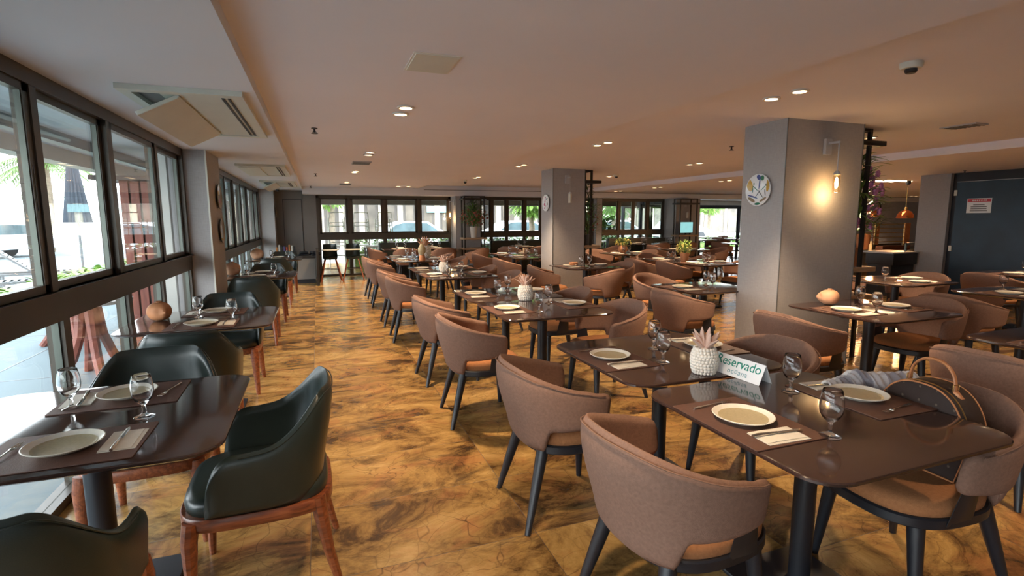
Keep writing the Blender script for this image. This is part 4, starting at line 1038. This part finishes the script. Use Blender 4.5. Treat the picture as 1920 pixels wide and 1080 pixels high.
p = MB().lathe([(0, 0), (0.06, 0), (0.11, 0.06), (0.11, 0.11), (0.08, 0.16), (0, 0.16)], 22, sx=1, sy=1).build('orange_jar', M_terra)
p.location = (6.3, 13.75, 0.7505); tag(p, 'round orange jar by the second far window', 'jar')
nb = MB().bbox(-0.05, 0.05, -0.04, 0.04, 0, 0.12).build('napkin_box', M_shelf); nb.location = (4.3, 10.7, 0.7505); tag(nb, 'small wooden napkin box left of the middle pillar', 'box')

# banquettes under the far windows
def bench(label, x0, x1):
    r = empty('banquette', ((x0+x1)/2, 14.5, 0)); w = (x1-x0)/2
    MB().bbox(-w, w, -0.28, 0.18, 0.08, 0.46, 0.03).build('seat', M_green, r)
    MB().bbox(-w, w, 0.06, 0.22, 0.46, 0.88, 0.03).build('backrest', M_green, r)
    MB().box(-w+0.03, w-0.03, -0.24, 0.16, 0.0, 0.08).build('plinth', M_black, r, smooth=False)
    tag(r, label, 'bench')
bench('dark green banquette under the left far windows', 1.55, 3.55)
bench('dark green banquette under the second far windows', 4.75, 8.0)
bench('dark banquette under the third far windows', 8.7, 10.9)

# host console with things on it
c = empty('console_cabinet', (-0.52, 13.55, 0))
MB().bbox(-0.50, 0.44, -0.25, 0.25, 0.10, 0.60, 0.004).build('body', M_walld, c)
MB().box(-0.48, 0.42, -0.22, 0.24, 0, 0.10).build('plinth', M_black, c, smooth=False)
MB().bbox(-0.52, 0.46, -0.27, 0.27, 0.60, 0.66, 0.004).build('worktop', M_blackm, c)
MB().bbox(0.46, 0.52, -0.9, 0.28, 0.0, 0.82, 0.004).build('end_panel', M_blackm, c)
tag(c, 'low dark console cabinet against the end wall', 'cabinet')
M_book = [mat('spine_%s' % n, c_, 0.7) for n, c_ in (('orange', (0.55, 0.22, 0.06)), ('white', (0.7, 0.68, 0.62)), ('black', (0.03, 0.03, 0.03)), ('blue', (0.10, 0.10, 0.30)), ('red', (0.4, 0.06, 0.04)))]
b = MB().bbox(-0.32, 0.16, -0.14, 0.16, 0, 0.10, 0.004).build('storage_tray', M_blackm); b.location = (-0.65, 13.55, 0.662); tag(b, 'black tray on the console, holding small packets', 'tray')
cols = ('orange', 'white', 'black', 'blue', 'red')
for i in range(8):
    h = 0.10+0.05*((i*7) % 4)/3
    b = MB().bbox(-0.018, 0.018, -0.06, 0.06, 0, h, 0.003).build('condiment_packet', M_book[i % 5]); b.location = (-0.92+i*0.055, 13.52, 0.763)
    tag(b, '%s packet %s in the black console tray' % (cols[i % 5], 'at left half' if i < 5 else 'at right half'), 'packet', 'packets in the console tray')
for i, (x, l) in enumerate(((-0.25, 'left'), (0.0, 'right'))):
    b = MB().bbox(-0.12, 0.12, -0.15, 0.15, 0, 0.03, 0.01).prism(rrect(0.2, 0.26, 0.03, 3), 0.03, 0.09, 0.02).build('folded_menu_stack', M_black); b.location = (x-0.08, 13.55, 0.662)
    b.rotation_euler = (0, 0, 0.2*i); tag(b, '%s black stack of folded covers on the console' % l, 'menu')

# high chairs
hc = empty('high_chair')
MB().shell(lambda u, v: (0.17*sin((u-0.5)*pi*1.1)*(1-0.1*v), 0.10-0.15*cos((u-0.5)*pi*1.1)*-1*(1)+0.0*v, 0.55+0.36*v), 20, 8, 0.02).build('seat_shell', M_green, hc)
MB().prism(rrect(0.31, 0.30, 0.06, 5, 0, 0.05), 0.54, 0.60, 0.01).build('seat', M_green, hc)
MB().prism(rrect(0.40, 0.26, 0.08, 5, 0, -0.12), 0.765, 0.79, 0.006).build('tray', M_plas, hc)
for sx in (-1, 1):
    for sy in (-1, 1): MB().path([(0.12*sx, 0.05+0.10*sy, 0.56), (0.25*sx, 0.02+0.24*sy, 0.0)], [0.018, 0.014], 8).build('leg', M_wood, hc)
st = MB()
for sy in (-1, 1): st.path([(-0.19, 0.03+0.17*sy, 0.30), (0.19, 0.03+0.17*sy, 0.30)], 0.009, 6)
for sx in (-1, 1): st.path([(0.19*sx, -0.14, 0.30), (0.19*sx, 0.2, 0.30)], 0.009, 6)
st.build('stretcher', M_blackm, hc)
for k in range(4): MB().box(-0.11+k*0.065, -0.085+k*0.065, 0.238, 0.262, 0.62, 0.85).build('back_slot', M_black, hc, smooth=False)
place(hc, (0.27, 13.5, 0), 0.05, 'left of two dark green high chairs by the far window', 'high chair', 'high chairs')
place(hc, (0.80, 13.55, 0), -0.05, 'right of two dark green high chairs by the far window', 'high chair', 'high chairs')

# screen on its shelf
sc_ = empty('computer_screen', (11.20, 13.93, 0.981), 0.12)
M_scr = mat('lit_screen', (0.1, 0.5, 0.55), 0.3, emit=(0.35, 0.72, 0.74), estr=0.55)
MB().bbox(-0.29, 0.29, -0.02, 0.02, 0.05, 0.42, 0.004).build('housing', M_black, sc_)
MB().box(-0.275, 0.275, -0.024, -0.02, 0.065, 0.405).build('display', M_scr, sc_, smooth=False)
MB().bbox(-0.12, 0.12, -0.08, 0.08, 0.0, 0.012).box(-0.03, 0.03, 0.0, 0.02, 0.01, 0.08).build('stand', M_black, sc_)
tag(sc_, 'glowing turquoise screen on the far shelf tower', 'screen')

# ---------------------------------------------------------------- handbag and scarf
M_bag = bpy.data.materials.new('brown_monogram_canvas'); M_bag.use_nodes = True
t_ = M_bag.node_tree; bb = t_.nodes['Principled BSDF']; tc_ = t_.nodes.new('ShaderNodeTexCoord'); mp_ = t_.nodes.new('ShaderNodeMapping'); mp_.inputs['Rotation'].default_value = (0, 0, radians(45)); mp_.inputs['Scale'].default_value = (1, 1, 1)
t_.links.new(tc_.outputs['Object'], mp_.inputs[0]); vo = t_.nodes.new('ShaderNodeTexVoronoi'); vo.inputs['Scale'].default_value = 22; vo.inputs['Randomness'].default_value = 0.0; t_.links.new(mp_.outputs[0], vo.inputs['Vector'])
rr_ = ramp(t_, [(0.0, (0.16, 0.13, 0.10)), (0.12, (0.12, 0.09, 0.07)), (0.15, (0.040, 0.026, 0.022)), (1.0, (0.045, 0.03, 0.026))]); t_.links.new(vo.outputs['Distance'], rr_.inputs[0]); t_.links.new(rr_.outputs[0], bb.inputs['Base Color']); bb.inputs['Roughness'].default_value = 0.6; bb.inputs['Specular IOR Level'].default_value = 0.15
M_tan = mat('tan_leather', (0.50, 0.20, 0.08), 0.4, var=0.12, scale=30)
bag = empty('handbag', (2.325, 1.33, 0.485), radians(-93)); bag.scale = (1.02, 1.1, 1.24); bag.rotation_euler = (radians(0), 0, radians(-93))
def dshape(w, h, n=26): 
    pts = [(-w*0.86, 0.0), (w*0.86, 0.0)]
    for i in range(n+1):
        a = pi*i/n; pts.append((w*sgp(cos(a), 0.8), h*0.30+h*0.70*sgp(sin(a), 0.85)))
    return pts
m = MB(); k = m.mark(); m.prism(dshape(0.175, 0.285), -0.06, 0.06, 0.008); m.xf(k, Matrix.Rotation(pi/2, 4, 'X')); m.build('body', M_bag, bag, ang=50)
for sy in (-1, 1):
    P = [(x, sy*0.0575, z) for x, z in dshape(0.174, 0.284)]; MB().path(P+[P[0]], 0.003, 6).build('piping', M_tan, bag)
MB().path([(x*1.01, -0.036, z*1.003) for x, z in dshape(0.175, 0.285)[2:]], 0.0028, 6).build('zip', M_brass, bag)
hpnt = [(-0.088*cos(pi*k/18)*(1.0 if 2 < k < 16 else 0.98), 0, 0.262+0.098*sin(pi*k/18)**0.75) for k in range(19)]
MB().path(hpnt, 0.0088, 8, flat=0.55).build('handle', M_tan, bag)
for sx in (-1, 1):
    MB().shell(lambda u, v, sx=sx: (sx*(0.085+0.03*v), (u-0.5)*0.03, 0.272-0.022*v), 3, 4, 0.006).build('handle_tab', M_tan, bag)
    MB().path([(sx*0.087, -0.014, 0.275), (sx*0.087, -0.014, 0.292), (sx*0.087, 0.014, 0.292), (sx*0.087, 0.014, 0.275)], 0.0025, 6).build('buckle', M_brass, bag)
for i in range(7): MB().box(-0.03+i*0.009, -0.024+i*0.009, -0.0615, -0.060, 0.150, 0.158).build('logo_letter', M_white, bag, smooth=False)
tag(bag, 'dark monogrammed half-round handbag with tan handle on a chair', 'handbag')
# scarf draped over the far arm of the same chair
M_scarf = bpy.data.materials.new('checked_scarf_wool'); M_scarf.use_nodes = True
t_ = M_scarf.node_tree; bb = t_.nodes['Principled BSDF']; uvn = t_.nodes.new('ShaderNodeUVMap'); ck = t_.nodes.new('ShaderNodeTexChecker'); ck.inputs['Scale'].default_value = 1.0
sp_ = t_.nodes.new('ShaderNodeSeparateXYZ'); t_.links.new(uvn.outputs[0], sp_.inputs[0])
a_ = mathn(t_, 'GREATER_THAN', mathn(t_, 'FRACT', mathn(t_, 'MULTIPLY', sp_.outputs[0], 3.5)), 0.5); b_ = mathn(t_, 'GREATER_THAN', mathn(t_, 'FRACT', mathn(t_, 'MULTIPLY', sp_.outputs[1], 2.5)), 0.5)
sm2 = mathn(t_, 'MULTIPLY', mathn(t_, 'ADD', a_, b_), 0.5); rs = ramp(t_, [(0.0, (0.78, 0.76, 0.75)), (0.5, (0.50, 0.48, 0.50)), (1.0, (0.28, 0.27, 0.31))]); t_.links.new(sm2, rs.inputs[0]); t_.links.new(rs.outputs[0], bb.inputs['Base Color']); bb.inputs['Roughness'].default_value = 0.95
def scarf():
    nu, nv = 90, 40; m = MB(); uv = []
    # thrown over the far arm and round towards the back of the chair
    for i in range(nu+1):
        u = i/nu
        ax = 2.10+0.40*u; ay = 1.62-0.10*sm_(0.45, 1.0, u)
        hang = 0.13+0.06*sin(u*5+0.4)+0.02*sin(u*21)
        for j in range(nv+1):
            v = j/nv; s_ = (v-0.5)*2; ov = abs(s_)
            f1 = sin(u*44+1.5*s_); fold = 0.010*(1-abs(f1))*2+0.006*sin(u*23+2.2*s_+1)
            y = ay + math.copysign(0.034+0.016*ov+fold*min(1, ov*2), s_) * min(1, ov*4)
            z = 0.752+0.028*u+0.016*(1-min(1, ov*4)**2)+0.012*(1-abs(f1))*(1-ov)+0.02*math.exp(-((u-0.45)/0.12)**2) - hang*max(0, ov-0.12)*(1.0 if s_ > 0 else 0.9)
            m.v.append((ax+0.012*sin(s_*3+u*9)+0.03*(ov-0.3)*sin(u*6), y, z)); uv.append((u*1.0, v*0.8))
    for i in range(nu):
        for j in range(nv): a = i*(nv+1)+j; m.f.append((a, a+nv+1, a+nv+2, a+1))
    o = m.build('scarf', M_scarf, None, ang=80); me = o.data; l = me.uv_layers.new(name='UVMap')
    for lp in me.loops: l.data[lp.index].uv = uv[lp.vertex_index]
    sd = o.modifiers.new('thickness', 'SOLIDIFY'); sd.thickness = 0.008; sd.offset = 0
    tag(o, 'grey and white checked scarf draped over the chair beside the bag', 'scarf')
scarf()

# ================================================================== BAR SIDE
def pendant(label, x, y, z):
    r = empty('pendant_lamp', (x, y, z))
    MB().lathe([(0, 0.115), (0.02, 0.11), (0.05, 0.105), (0.11, 0.075), (0.155, 0.0), (0.165, -0.07), (0.160, -0.07), (0.150, 0.0), (0.105, 0.068), (0.05, 0.098), (0.0, 0.105)][::-1], 32).build('shade', M_copper, r)
    MB().lathe([(0, 0.10), (0.03, 0.10), (0.03, 0.16), (0.012, 0.18), (0, 0.18)], 14).build('holder', M_brass, r)
    MB().path([(0, 0, 0.17), (0, 0, ZL-z-0.10)], 0.006, 6).build('cord', M_brass, r)
    MB().lathe([(0, 0), (0.045, 0.02), (0.06, 0.10), (0, 0.10)], 16, (0, 0, ZL-z-0.10)).build('canopy', M_black, r)
    MB().ball((0, 0, 0.02), 0.045, 12, 8).build('bulb', M_bulb, r)
    d = bpy.data.lights.new('pendant_glow', 'POINT'); d.energy = 40; d.color = (1, 0.55, 0.25); d.shadow_soft_size = 0.05
    o = bpy.data.objects.new('pendant_glow', d); COL.objects.link(o); o.parent = r; o.location = (0, 0, -0.12)
    tag(r, label, 'pendant lamp')
pendant('copper pendant lamp nearest the blue door', 12.28, 7.9, 1.56)
pendant('copper pendant lamp partly behind the orchids', 13.2, 9.3, 1.60)
cb = empty('bar_counter', (10.62, 7.0, 0))
MB().bbox(-0.34, 0.3, -0.22, 0.25, 0, 0.60, 0.004).build('lower_body', M_blackm, cb)
MB().bbox(-0.36, 0.32, -0.26, 0.28, 0.60, 0.82, 0.004).build('upper_body', M_blackm, cb)
MB().bbox(-0.42, 0.33, -0.28, 0.30, 0.82, 0.85, 0.003).build('worktop', M_plasg, cb)
MB().box(0.06, 0.09, -0.2, -0.17, 0.85, 1.02).box(0.06, 0.3, -0.2, -0.17, 1.0, 1.02).build('glass_guard_frame', M_framel, cb, smooth=False)
tag(cb, 'dark serving counter left of the grey pillar by the blue door', 'counter')
cb = empty('bar_counter', (14.2, 9.8, 0))
MB().bbox(-0.9, -0.3, -0.3, 0.3, 0, 0.58, 0.004).build('lower_body', M_blackm, cb)
MB().bbox(-1.0, 1.6, -0.35, 0.35, 0.58, 0.62, 0.003).build('worktop', M_blackm, cb)
MB().bbox(-0.3, 1.5, 0.1, 0.3, 0.44, 0.58, 0.003).build('front_panel', M_shelf, cb)
tag(cb, 'long low counter lit orange beyond the orchid shelves', 'counter')
b = MB().lathe([(0, 0), (0.04, 0), (0.042, 0.15), (0.018, 0.2), (0.018, 0.26), (0, 0.26)], 16).build('bottle', M_cream); b.location = (13.9, 9.75, 0.621); tag(b, 'pale bottle standing on the long low counter', 'bottle')
b = MB().bbox(0, 1.1, -0.1, 0.1, 0, 0.12).build('copper_tray', M_copper); b.location = (14.3, 9.8, 0.621); tag(b, 'long copper-coloured box on the low counter', 'box')
rl = empty('brass_screen', (18.0, 12.2, 0))
for z in (0.70, 0.85, 1.0, 1.15, 1.29): MB().box(-1.1, 1.0, -0.012, 0.012, z-0.012, z+0.012).build('rail', M_brass, rl, smooth=False)
for x in (-1.1, -0.45, 1.0): MB().box(x-0.015, x+0.015, -0.015, 0.015, 0, 1.31).build('upright', M_brass, rl, smooth=False)
MB().box(1.0, 1.25, -0.03, 0.03, 0.6, 1.32).box(-0.45, -0.2, 0.03, 0.06, 0.6, 1.32).build('end_panel', M_terra, rl, smooth=False)
MB().box(-1.1, 1.2, 0.2, 0.9, 0, 0.62).build('back_counter', M_blackm, rl, smooth=False)
tag(rl, 'screen of thin brass rails in front of the far bar wall', 'screen')
ck_ = empty('wall_clock', (21.2, FY-0.01, 1.92), 0); ck_.rotation_euler = (pi/2, 0, 0)
MB().lathe([(0, 0), (0.24, 0), (0.26, 0.03), (0.24, 0.05), (0.20, 0.03), (0, 0.03)], 32).build('case', M_black, ck_)
MB().lathe([(0, 0.031), (0.19, 0.031), (0.19, 0.034), (0, 0.034)], 32).build('dial', M_terral, ck_)
tag(ck_, 'round dark-rimmed clock on the far bar wall', 'clock')
p = empty('potted_plant', (16.6, 11.9, 0)); MB().lathe([(0, 0), (0.16, 0), (0.2, 1.0), (0, 1.0)], 16).build('planter', M_terra, p)
bouquet(p, 90, 20, 0.6, 0.7, M_leafd, M_yel, 1.0, ln=0.5, w=0.06, seed=21); tag(p, 'dark spiky plant behind the orchids near the bar', 'plant')

# ================================================================== OUTSIDE, LEFT
tag(MB().box(-14, WX-0.05, -8, 40, -0.12, -0.02).build('patio_floor', M_patio), None, None, None, 'structure')
for i, x in enumerate((-1.95, -3.1, -4.3)): tag(MB().box(x, x+0.012, -8, 22, -0.02, -0.017).build('trim_4', M_grey, None, smooth=False), None, None, None, 'structure')
for i, y in enumerate((-1, 1.4, 3.8, 6.2, 8.6)): tag(MB().box(-6, WX-0.06, y, y+0.012, -0.0199, -0.017).build('trim_4', M_grey, None, smooth=False), None, None, None, 'structure')
tag(MB().box(-12, WX-0.05, -8, 34, 2.34, 2.7).build('ceiling', M_vceil, None, smooth=False) if False else MB().box(-2.75, WX-0.05, -8, 34, 2.34, 2.7).build('ceiling', M_vceil, None, smooth=False), None, None, None, 'structure')
tag(MB().box(-2.95, -2.75, -8, 34, 2.18, 2.7).build('trim_5', M_concrete, None, smooth=False), None, None, None, 'structure')
tag(MB().box(-2.35, -2.25, -8, 34, 2.24, 2.34).build('trim_5', M_grey, None, smooth=False), None, None, None, 'structure')
tag(MB().box(-60, -14, -30, 120, -0.3, -0.1).build('sand_ground', M_sand, None, smooth=False), None, None, None, 'structure')
# red slatted partition
r = empty('slatted_partition', (-1.72, 7.25, 0))
for k in range(7): MB().box(-0.38+k*0.105, -0.38+k*0.105+0.082, -0.02, 0.02, 0.0, 1.95).build('slat', M_red, r, smooth=False)
MB().box(-0.39, 0.36, 0.02, 0.045, 0.2, 0.3).box(-0.39, 0.36, 0.02, 0.045, 1.7, 1.8).box(-0.39, 0.36, 0.045, 0.055, 0, 1.95).build('backing', M_blackm, r, smooth=False)
MB().prism([(-0.6, -0.22), (0.36, -0.22), (0.36, 0.4), (-0.6, 0.4)], 1.95, 2.0).build('cap', M_blackm, r)
tag(r, 'red-brown slatted partition outside the left window', 'partition')
tag(MB().box(-1.66, -1.50, 6.68, 6.92, 0, 2.34).build('veranda_post', M_concrete, None, smooth=False), 'pale square post outside beside the red partition', 'post')
# outdoor tables
def out_table(x, y, label, rad=0.42):
    r = empty('garden_table', (x, y, -0.018))
    MB().lathe([(0, 0.73), (rad, 0.73), (rad, 0.76), (0, 0.76)], 36).build('tabletop', wood_t, r)
    for k in range(4):
        a = k*pi/2+0.5; MB().path([(0.05*cos(a), 0.05*sin(a), 0.72), (0.09*cos(a), 0.09*sin(a), 0.42), (0.16*cos(a), 0.16*sin(a), 0.2), (0.30*cos(a), 0.30*sin(a), 0.0)], [0.055, 0.045, 0.045, 0.04], 8).build('leg', M_red, r)
    tag(r, label, 'table')
wood_t = wood_mat('weathered_table_wood', (0.35, 0.30, 0.26), (0.46, 0.41, 0.37), (0.55, 0.5, 0.45), 0.7)
out_table(-2.95, 7.95, 'round weathered table outside, seen over the window transom', 0.5)
out_table(-2.12, 6.1, 'round outdoor table with curved dark red legs by the window', 0.36)
# planter hedge
def hedge(name, label, x0, x1, y0, y1, z0, h, n, m, ln=0.13, seed=2, cat='hedge', kind=None):
    rnd = random.Random(seed); l = MB()
    for i in range(n):
        p = (rnd.uniform(x0, x1), rnd.uniform(y0, y1), z0+h*rnd.random()**0.7*0.85)
        a = rnd.uniform(0, 2*pi); l.leaf(p, (cos(a), sin(a), rnd.uniform(0.1, 1.2)), ln*rnd.uniform(0.6, 1.3), ln*0.55, 0.25)
    l.box(x0+0.05, x1-0.05, y0, y1, z0, z0+h*0.45)
    o = l.build(name, m, None, ang=80); tag(o, label, cat); return o
hedge('low_hedge', 'low bright green leafy hedge outside the left window', -4.9, -4.3, 6.0, 18.0, 0.0, 0.52, 1900, M_leafl, 0.17, 4)
hedge('low_hedge', 'second green hedge beyond the sun loungers', -11.6, -11.0, 14.0, 24.0, 0.0, 1.05, 1600, M_leafg, 0.26, 5)
# sun loungers
lg = empty('sun_lounger')
for sy in (-0.33, 0.33): MB().box(-0.95, 0.95, sy-0.02, sy+0.02, 0.30, 0.35).build('side_rail', M_grey, lg, smooth=False)
s_ = MB()
for k in range(12): s_.box(-0.9+k*0.105, -0.84+k*0.105, -0.32, 0.32, 0.335, 0.355)
s_.build('slatted_seat', M_blackm, lg, smooth=False)
b_ = MB(); kk = b_.mark()
for k in range(8): b_.box(0.0+k*0.095, 0.07+k*0.095, -0.32, 0.32, 0, 0.02)
b_.box(0, 0.76, -0.34, -0.31, -0.02, 0.02); b_.box(0, 0.76, 0.31, 0.34, -0.02, 0.02)
b_.xf(kk, Matrix.Translation((0.35, 0, 0.35)) @ Matrix.Rotation(radians(-42), 4, 'Y')); b_.build('backrest', M_grey, lg, smooth=False)
for x in (-0.85, 0.3, 0.9):
    for sy in (-0.32, 0.32): MB().box(x-0.02, x+0.02, sy-0.02, sy+0.02, 0, 0.31).build('leg', M_grey, lg, smooth=False)
for i in range(10):
    x = -5.9-1.9*(i % 3); y = 9.0+2.0*(i//3)+0.3*(i % 2)
    place(lg, (x, y, -0.02), radians(200), 'grey slatted sun lounger, row %s, %s one' % (('nearest', 'second', 'third', 'last')[i//3], ('window side', 'middle', 'outermost')[i % 3]), 'sun lounger', 'sun loungers beyond the hedge')
# parasol, palm
pr = empty('closed_parasol', (-7.0, 20.1, 0))
MB().path([(0, 0, 0), (0, 0, 3.5)], 0.035, 8).build('pole', M_grey, pr)
f = MB(); n = 28; rings = [(0.10, 3.45), (0.22, 3.2), (0.34, 2.5), (0.46, 1.9), (0.55, 1.45)]
for R, z in rings:
    R *= 0.68
    for j in range(n): a = 2*pi*j/n; q = R*(1+0.22*sin(j*pi)) * (1.0 if j % 2 else 0.72); f.v.append((q*cos(a), q*sin(a), z))
for i in range(len(rings)-1):
    for j in range(n): j2 = (j+1) % n; f.f.append((i*n+j, i*n+j2, (i+1)*n+j2, (i+1)*n+j))
f.build('folded_canopy', M_canvas, pr, ang=20); tag(pr, 'tall closed grey-blue parasol outside the left window', 'parasol')
def palm(x, y, h, label, seed):
    rnd = random.Random(seed); r = empty('palm_tree', (x, y, -0.05)); P = []; R = []
    for i in range(22): t = i/21; P.append((0.25*sin(t*2.2), 0.1*t, h*t)); R.append((0.27-0.12*t)*(1.05 if i % 2 else 0.93)*(1+1.0*max(0, 0.18-t)))
    MB().path(P, R, 14).build('trunk', M_trunk, r)
    f = MB(); top = Vector(P[-1])
    for k in range(34):
        a = rnd.uniform(0, 2*pi); el = rnd.uniform(-0.5, 1.1); L = rnd.uniform(1.6, 2.6)
        sp = [top+Vector((cos(a)*L*t*cos(el), sin(a)*L*t*cos(el), L*t*sin(el)-0.9*L*t*t*0.6)) for t in [i/8 for i in range(9)]]
        f.path(sp, 0.02, 4)
        for i in range(1, 9):
            d_ = (sp[i]-sp[i-1]).normalized(); sd = d_.cross(Vector((0, 0, 1)))
            for s_ in (-1, 1):
                for o_ in (0, 0.5): f.leaf(sp[i-1].lerp(sp[i], o_), sd*s_+d_*0.7, 0.5*(1-0.05*i), 0.05, 0.5)
    f.build('fronds', M_leafg, r, ang=80); tag(r, label, 'palm tree')
palm(-12.5, 32, 4.4, 'palm tree with a thick ringed trunk beyond the parasol', 2)
palm(-17, 44, 5.5, 'smaller palm tree far behind, left of the red partition', 5)
cw = empty('parked_car', (-11.5, 31, -0.02), radians(80))

# ================================================================== OUTSIDE, FAR SIDE
tag(MB().box(-14, 34, 14.95, 60, -0.13, -0.03).build('street_ground', M_street, None, smooth=False), None, None, None, 'structure')
tag(MB().box(-1.4, 11.8, 14.95, 17.6, 2.2, 2.5).build('ceiling', M_concrete, None, smooth=False), None, None, None, 'structure')
tag(MB().box(-1.4, 11.8, 17.6, 17.9, 1.98, 2.5).build('trim_6', M_bldg, None, smooth=False), None, None, None, 'structure')
def make_car():
    r = empty('parked_car')
    prof = [(-2.1, 0.35), (-2.15, 0.7), (-2.0, 0.86), (-1.55, 0.93), (-1.05, 1.36), (-0.6, 1.47), (0.55, 1.45), (1.05, 1.12), (1.35, 0.98), (1.95, 0.88), (2.15, 0.7), (2.12, 0.35)]
    b = MB(); k = b.mark(); b.prism(prof, -0.82, 0.82, 0.09); b.xf(k, Matrix.Rotation(pi/2, 4, 'X')); b.build('body', M_car, r, ang=35)
    w = MB(); k = w.mark(); w.prism([(-1.35, 0.97), (-0.98, 1.30), (-0.58, 1.39), (0.5, 1.37), (0.92, 1.10), (1.05, 1.0)], -0.83, 0.83, 0.02); w.xf(k, Matrix.Rotation(pi/2, 4, 'X')); w.build('side_window', M_carg, r, ang=35)
    for x in (-1.35, 1.3):
        for sy in (-0.8, 0.8):
            m = MB(); k = m.mark(); m.lathe([(0, -0.1), (0.3, -0.1), (0.33, -0.06), (0.33, 0.06), (0.3, 0.1), (0, 0.1)], 20); m.xf(k, Matrix.Translation((x, sy, 0.32)) @ Matrix.Rotation(pi/2, 4, 'X')); m.build('wheel', M_black, r)
    return r
CAR = make_car()
place(CAR, (4.3, 25.2, -0.03), 0.05, 'white car parked beyond the hedge, behind the left far windows', 'car')
place(CAR, (9.6, 25.6, -0.03), 3.2, 'white car partly hidden by the far window mullion', 'car')
place(CAR, (15.5, 25.5, -0.03), 0.0, 'car seen through the third far windows', 'car')
place(CAR, (23.5, 30.0, -0.03), 0.1, 'car beyond the bright end room windows', 'car')
place(CAR, (-12.5, 27.8, -0.03), 1.2, 'pale car beyond the loungers, near the palm trunk', 'car')
bpy.data.objects.remove(cw, do_unlink=True)
hedge('clipped_hedge', 'leafy hedge outside the left far windows', 0.8, 5.2, 17.4, 18.0, 0.0, 1.05, 1500, M_leafl, 0.17, 14)
hedge('clipped_hedge', 'leafy hedge outside the second far windows', 5.4, 11.0, 17.4, 18.0, 0.0, 0.95, 1500, M_leafg, 0.17, 15)
hedge('clipped_hedge', 'bushes outside the third far windows', 8.6, 11.6, 18.6, 19.4, 0.0, 1.9, 1300, M_leafg, 0.3, 16)
hedge('clipped_hedge', 'bushes beyond the bright end room', 14.0, 26.0, 22.0, 22.8, 0.0, 0.55, 1000, M_leafl, 0.3, 17)
def facade(label, x0, x1, y, h, n):
    r = empty('shop_building', ((x0+x1)/2, y, -0.03)); w = (x1-x0)/2
    MB().box(-w, w, 0, 4, 0, h).build('wall', M_bldg, r, smooth=False)
    MB().box(-w, w, -0.9, 0, 2.9, 3.5).build('awning', M_walld, r, smooth=False)
    for i in range(n):
        x = -w+2*w*(i+0.5)/n; MB().box(x-0.14, x+0.14, -0.12, 0.0, 0, h).build('column', M_bldw, r, smooth=False)
        MB().box(x+0.3, x+2*w/n-0.3, -0.03, 0.0, 0.2, 2.6).build('shop_window', M_shopg, r, smooth=False)
    tag(r, label, 'building')
facade('dark shopfronts with pale columns across the street, left part', -6.5, 9.0, 29.5, 6.5, 15)
facade('brown shopfronts across the street, right part', 9.5, 20.0, 29.5, 7.0, 9)
facade('pale building beyond the bright end room', 20.5, 48.0, 44.0, 3.6, 9)
sgn = MB().bbox(5.8, 7.8, 29.26, 29.37, 1.9, 2.25).build('shop_sign', M_teal); tag(sgn, 'teal shop sign across the street', 'sign')
MB_trunk = MB()
def tree(x, y, h, label, seed, m=M_leafg, R=1.6):
    rnd = random.Random(seed); r = empty('street_tree', (x, y, -0.03))
    MB().path([(0, 0, 0), (0.1, 0, h*0.4), (0, 0.1, h*0.75)], [0.16, 0.12, 0.08], 10).build('trunk', M_trunk, r)
    l = MB()
    for i in range(900):
        a, b_ = rnd.uniform(0, 2*pi), rnd.uniform(-1, 1); q = rnd.random()**0.4*R; s_ = math.sqrt(1-b_*b_)
        l.leaf((q*s_*cos(a), q*s_*sin(a), h*0.8+q*b_*0.8), (cos(a), sin(a), b_), 0.3, 0.14, 0.2)
    l.build('crown', m, r, ang=80); tag(r, label, 'tree')
tree(0.5, 23.5, 4.2, 'leafy tree at the left of the far windows', 31, M_leafl)
tree(8.4, 20.4, 3.0, 'light green tree seen through the second far windows', 33, M_leafl, 0.9)
tree(13.6, 22.4, 3.6, 'green tree seen through the third far windows', 34, M_leafg, 1.5)
tree(29.5, 34.0, 3.6, 'pale green tree beyond the bright end room', 35, M_leafl, 1.2)
# stacked white chairs on the terrace
wc = empty('terrace_chair')
for sx in (-0.23, 0.23):
    MB().path([(sx, -0.22, 0), (sx, -0.22, 0.66), (sx, 0.20, 0.66), (sx, 0.24, 0)], 0.014, 6).build('side_frame', M_plas, wc)
MB().prism(rrect(0.44, 0.42, 0.04, 3), 0.43, 0.455).build('seat', M_plas, wc)
MB().path([(-0.23, 0.22, 0.62), (-0.2, 0.26, 0.85), (0.2, 0.26, 0.85), (0.23, 0.22, 0.62)], 0.014, 6).build('back_frame', M_plas, wc)
for i in range(3):
    for j in range(4):
        place(wc, (0.55+0.72*i, 17.0+0.02*j, -0.03+0.30*j), pi+0.02*j, 'pale metal chair outside the far windows, %s stack, %s' % (('left', 'middle', 'right')[i], ('bottom', 'second from bottom', 'second from top', 'top')[j]), 'chair', 'stacked chairs on the far terrace')
ot = empty('terrace_table')
MB().box(-0.4, 0.4, -0.4, 0.4, 0.73, 0.76).build('tabletop', M_plas, ot, smooth=False)
for sx in (-0.36, 0.36):
    for sy in (-0.36, 0.36): MB().box(sx-0.02, sx+0.02, sy-0.02, sy+0.02, 0, 0.73).build('leg', M_grey, ot, smooth=False)
for i, x in enumerate((1.7, 3.2, 5.1, 6.8, 9.6)):
    place(ot, (x, 16.1, -0.03), 0, '%s white square table on the terrace outside, counted from the left' % ('first', 'second', 'third', 'fourth', 'fifth')[i], 'table', 'terrace tables beyond the far windows')
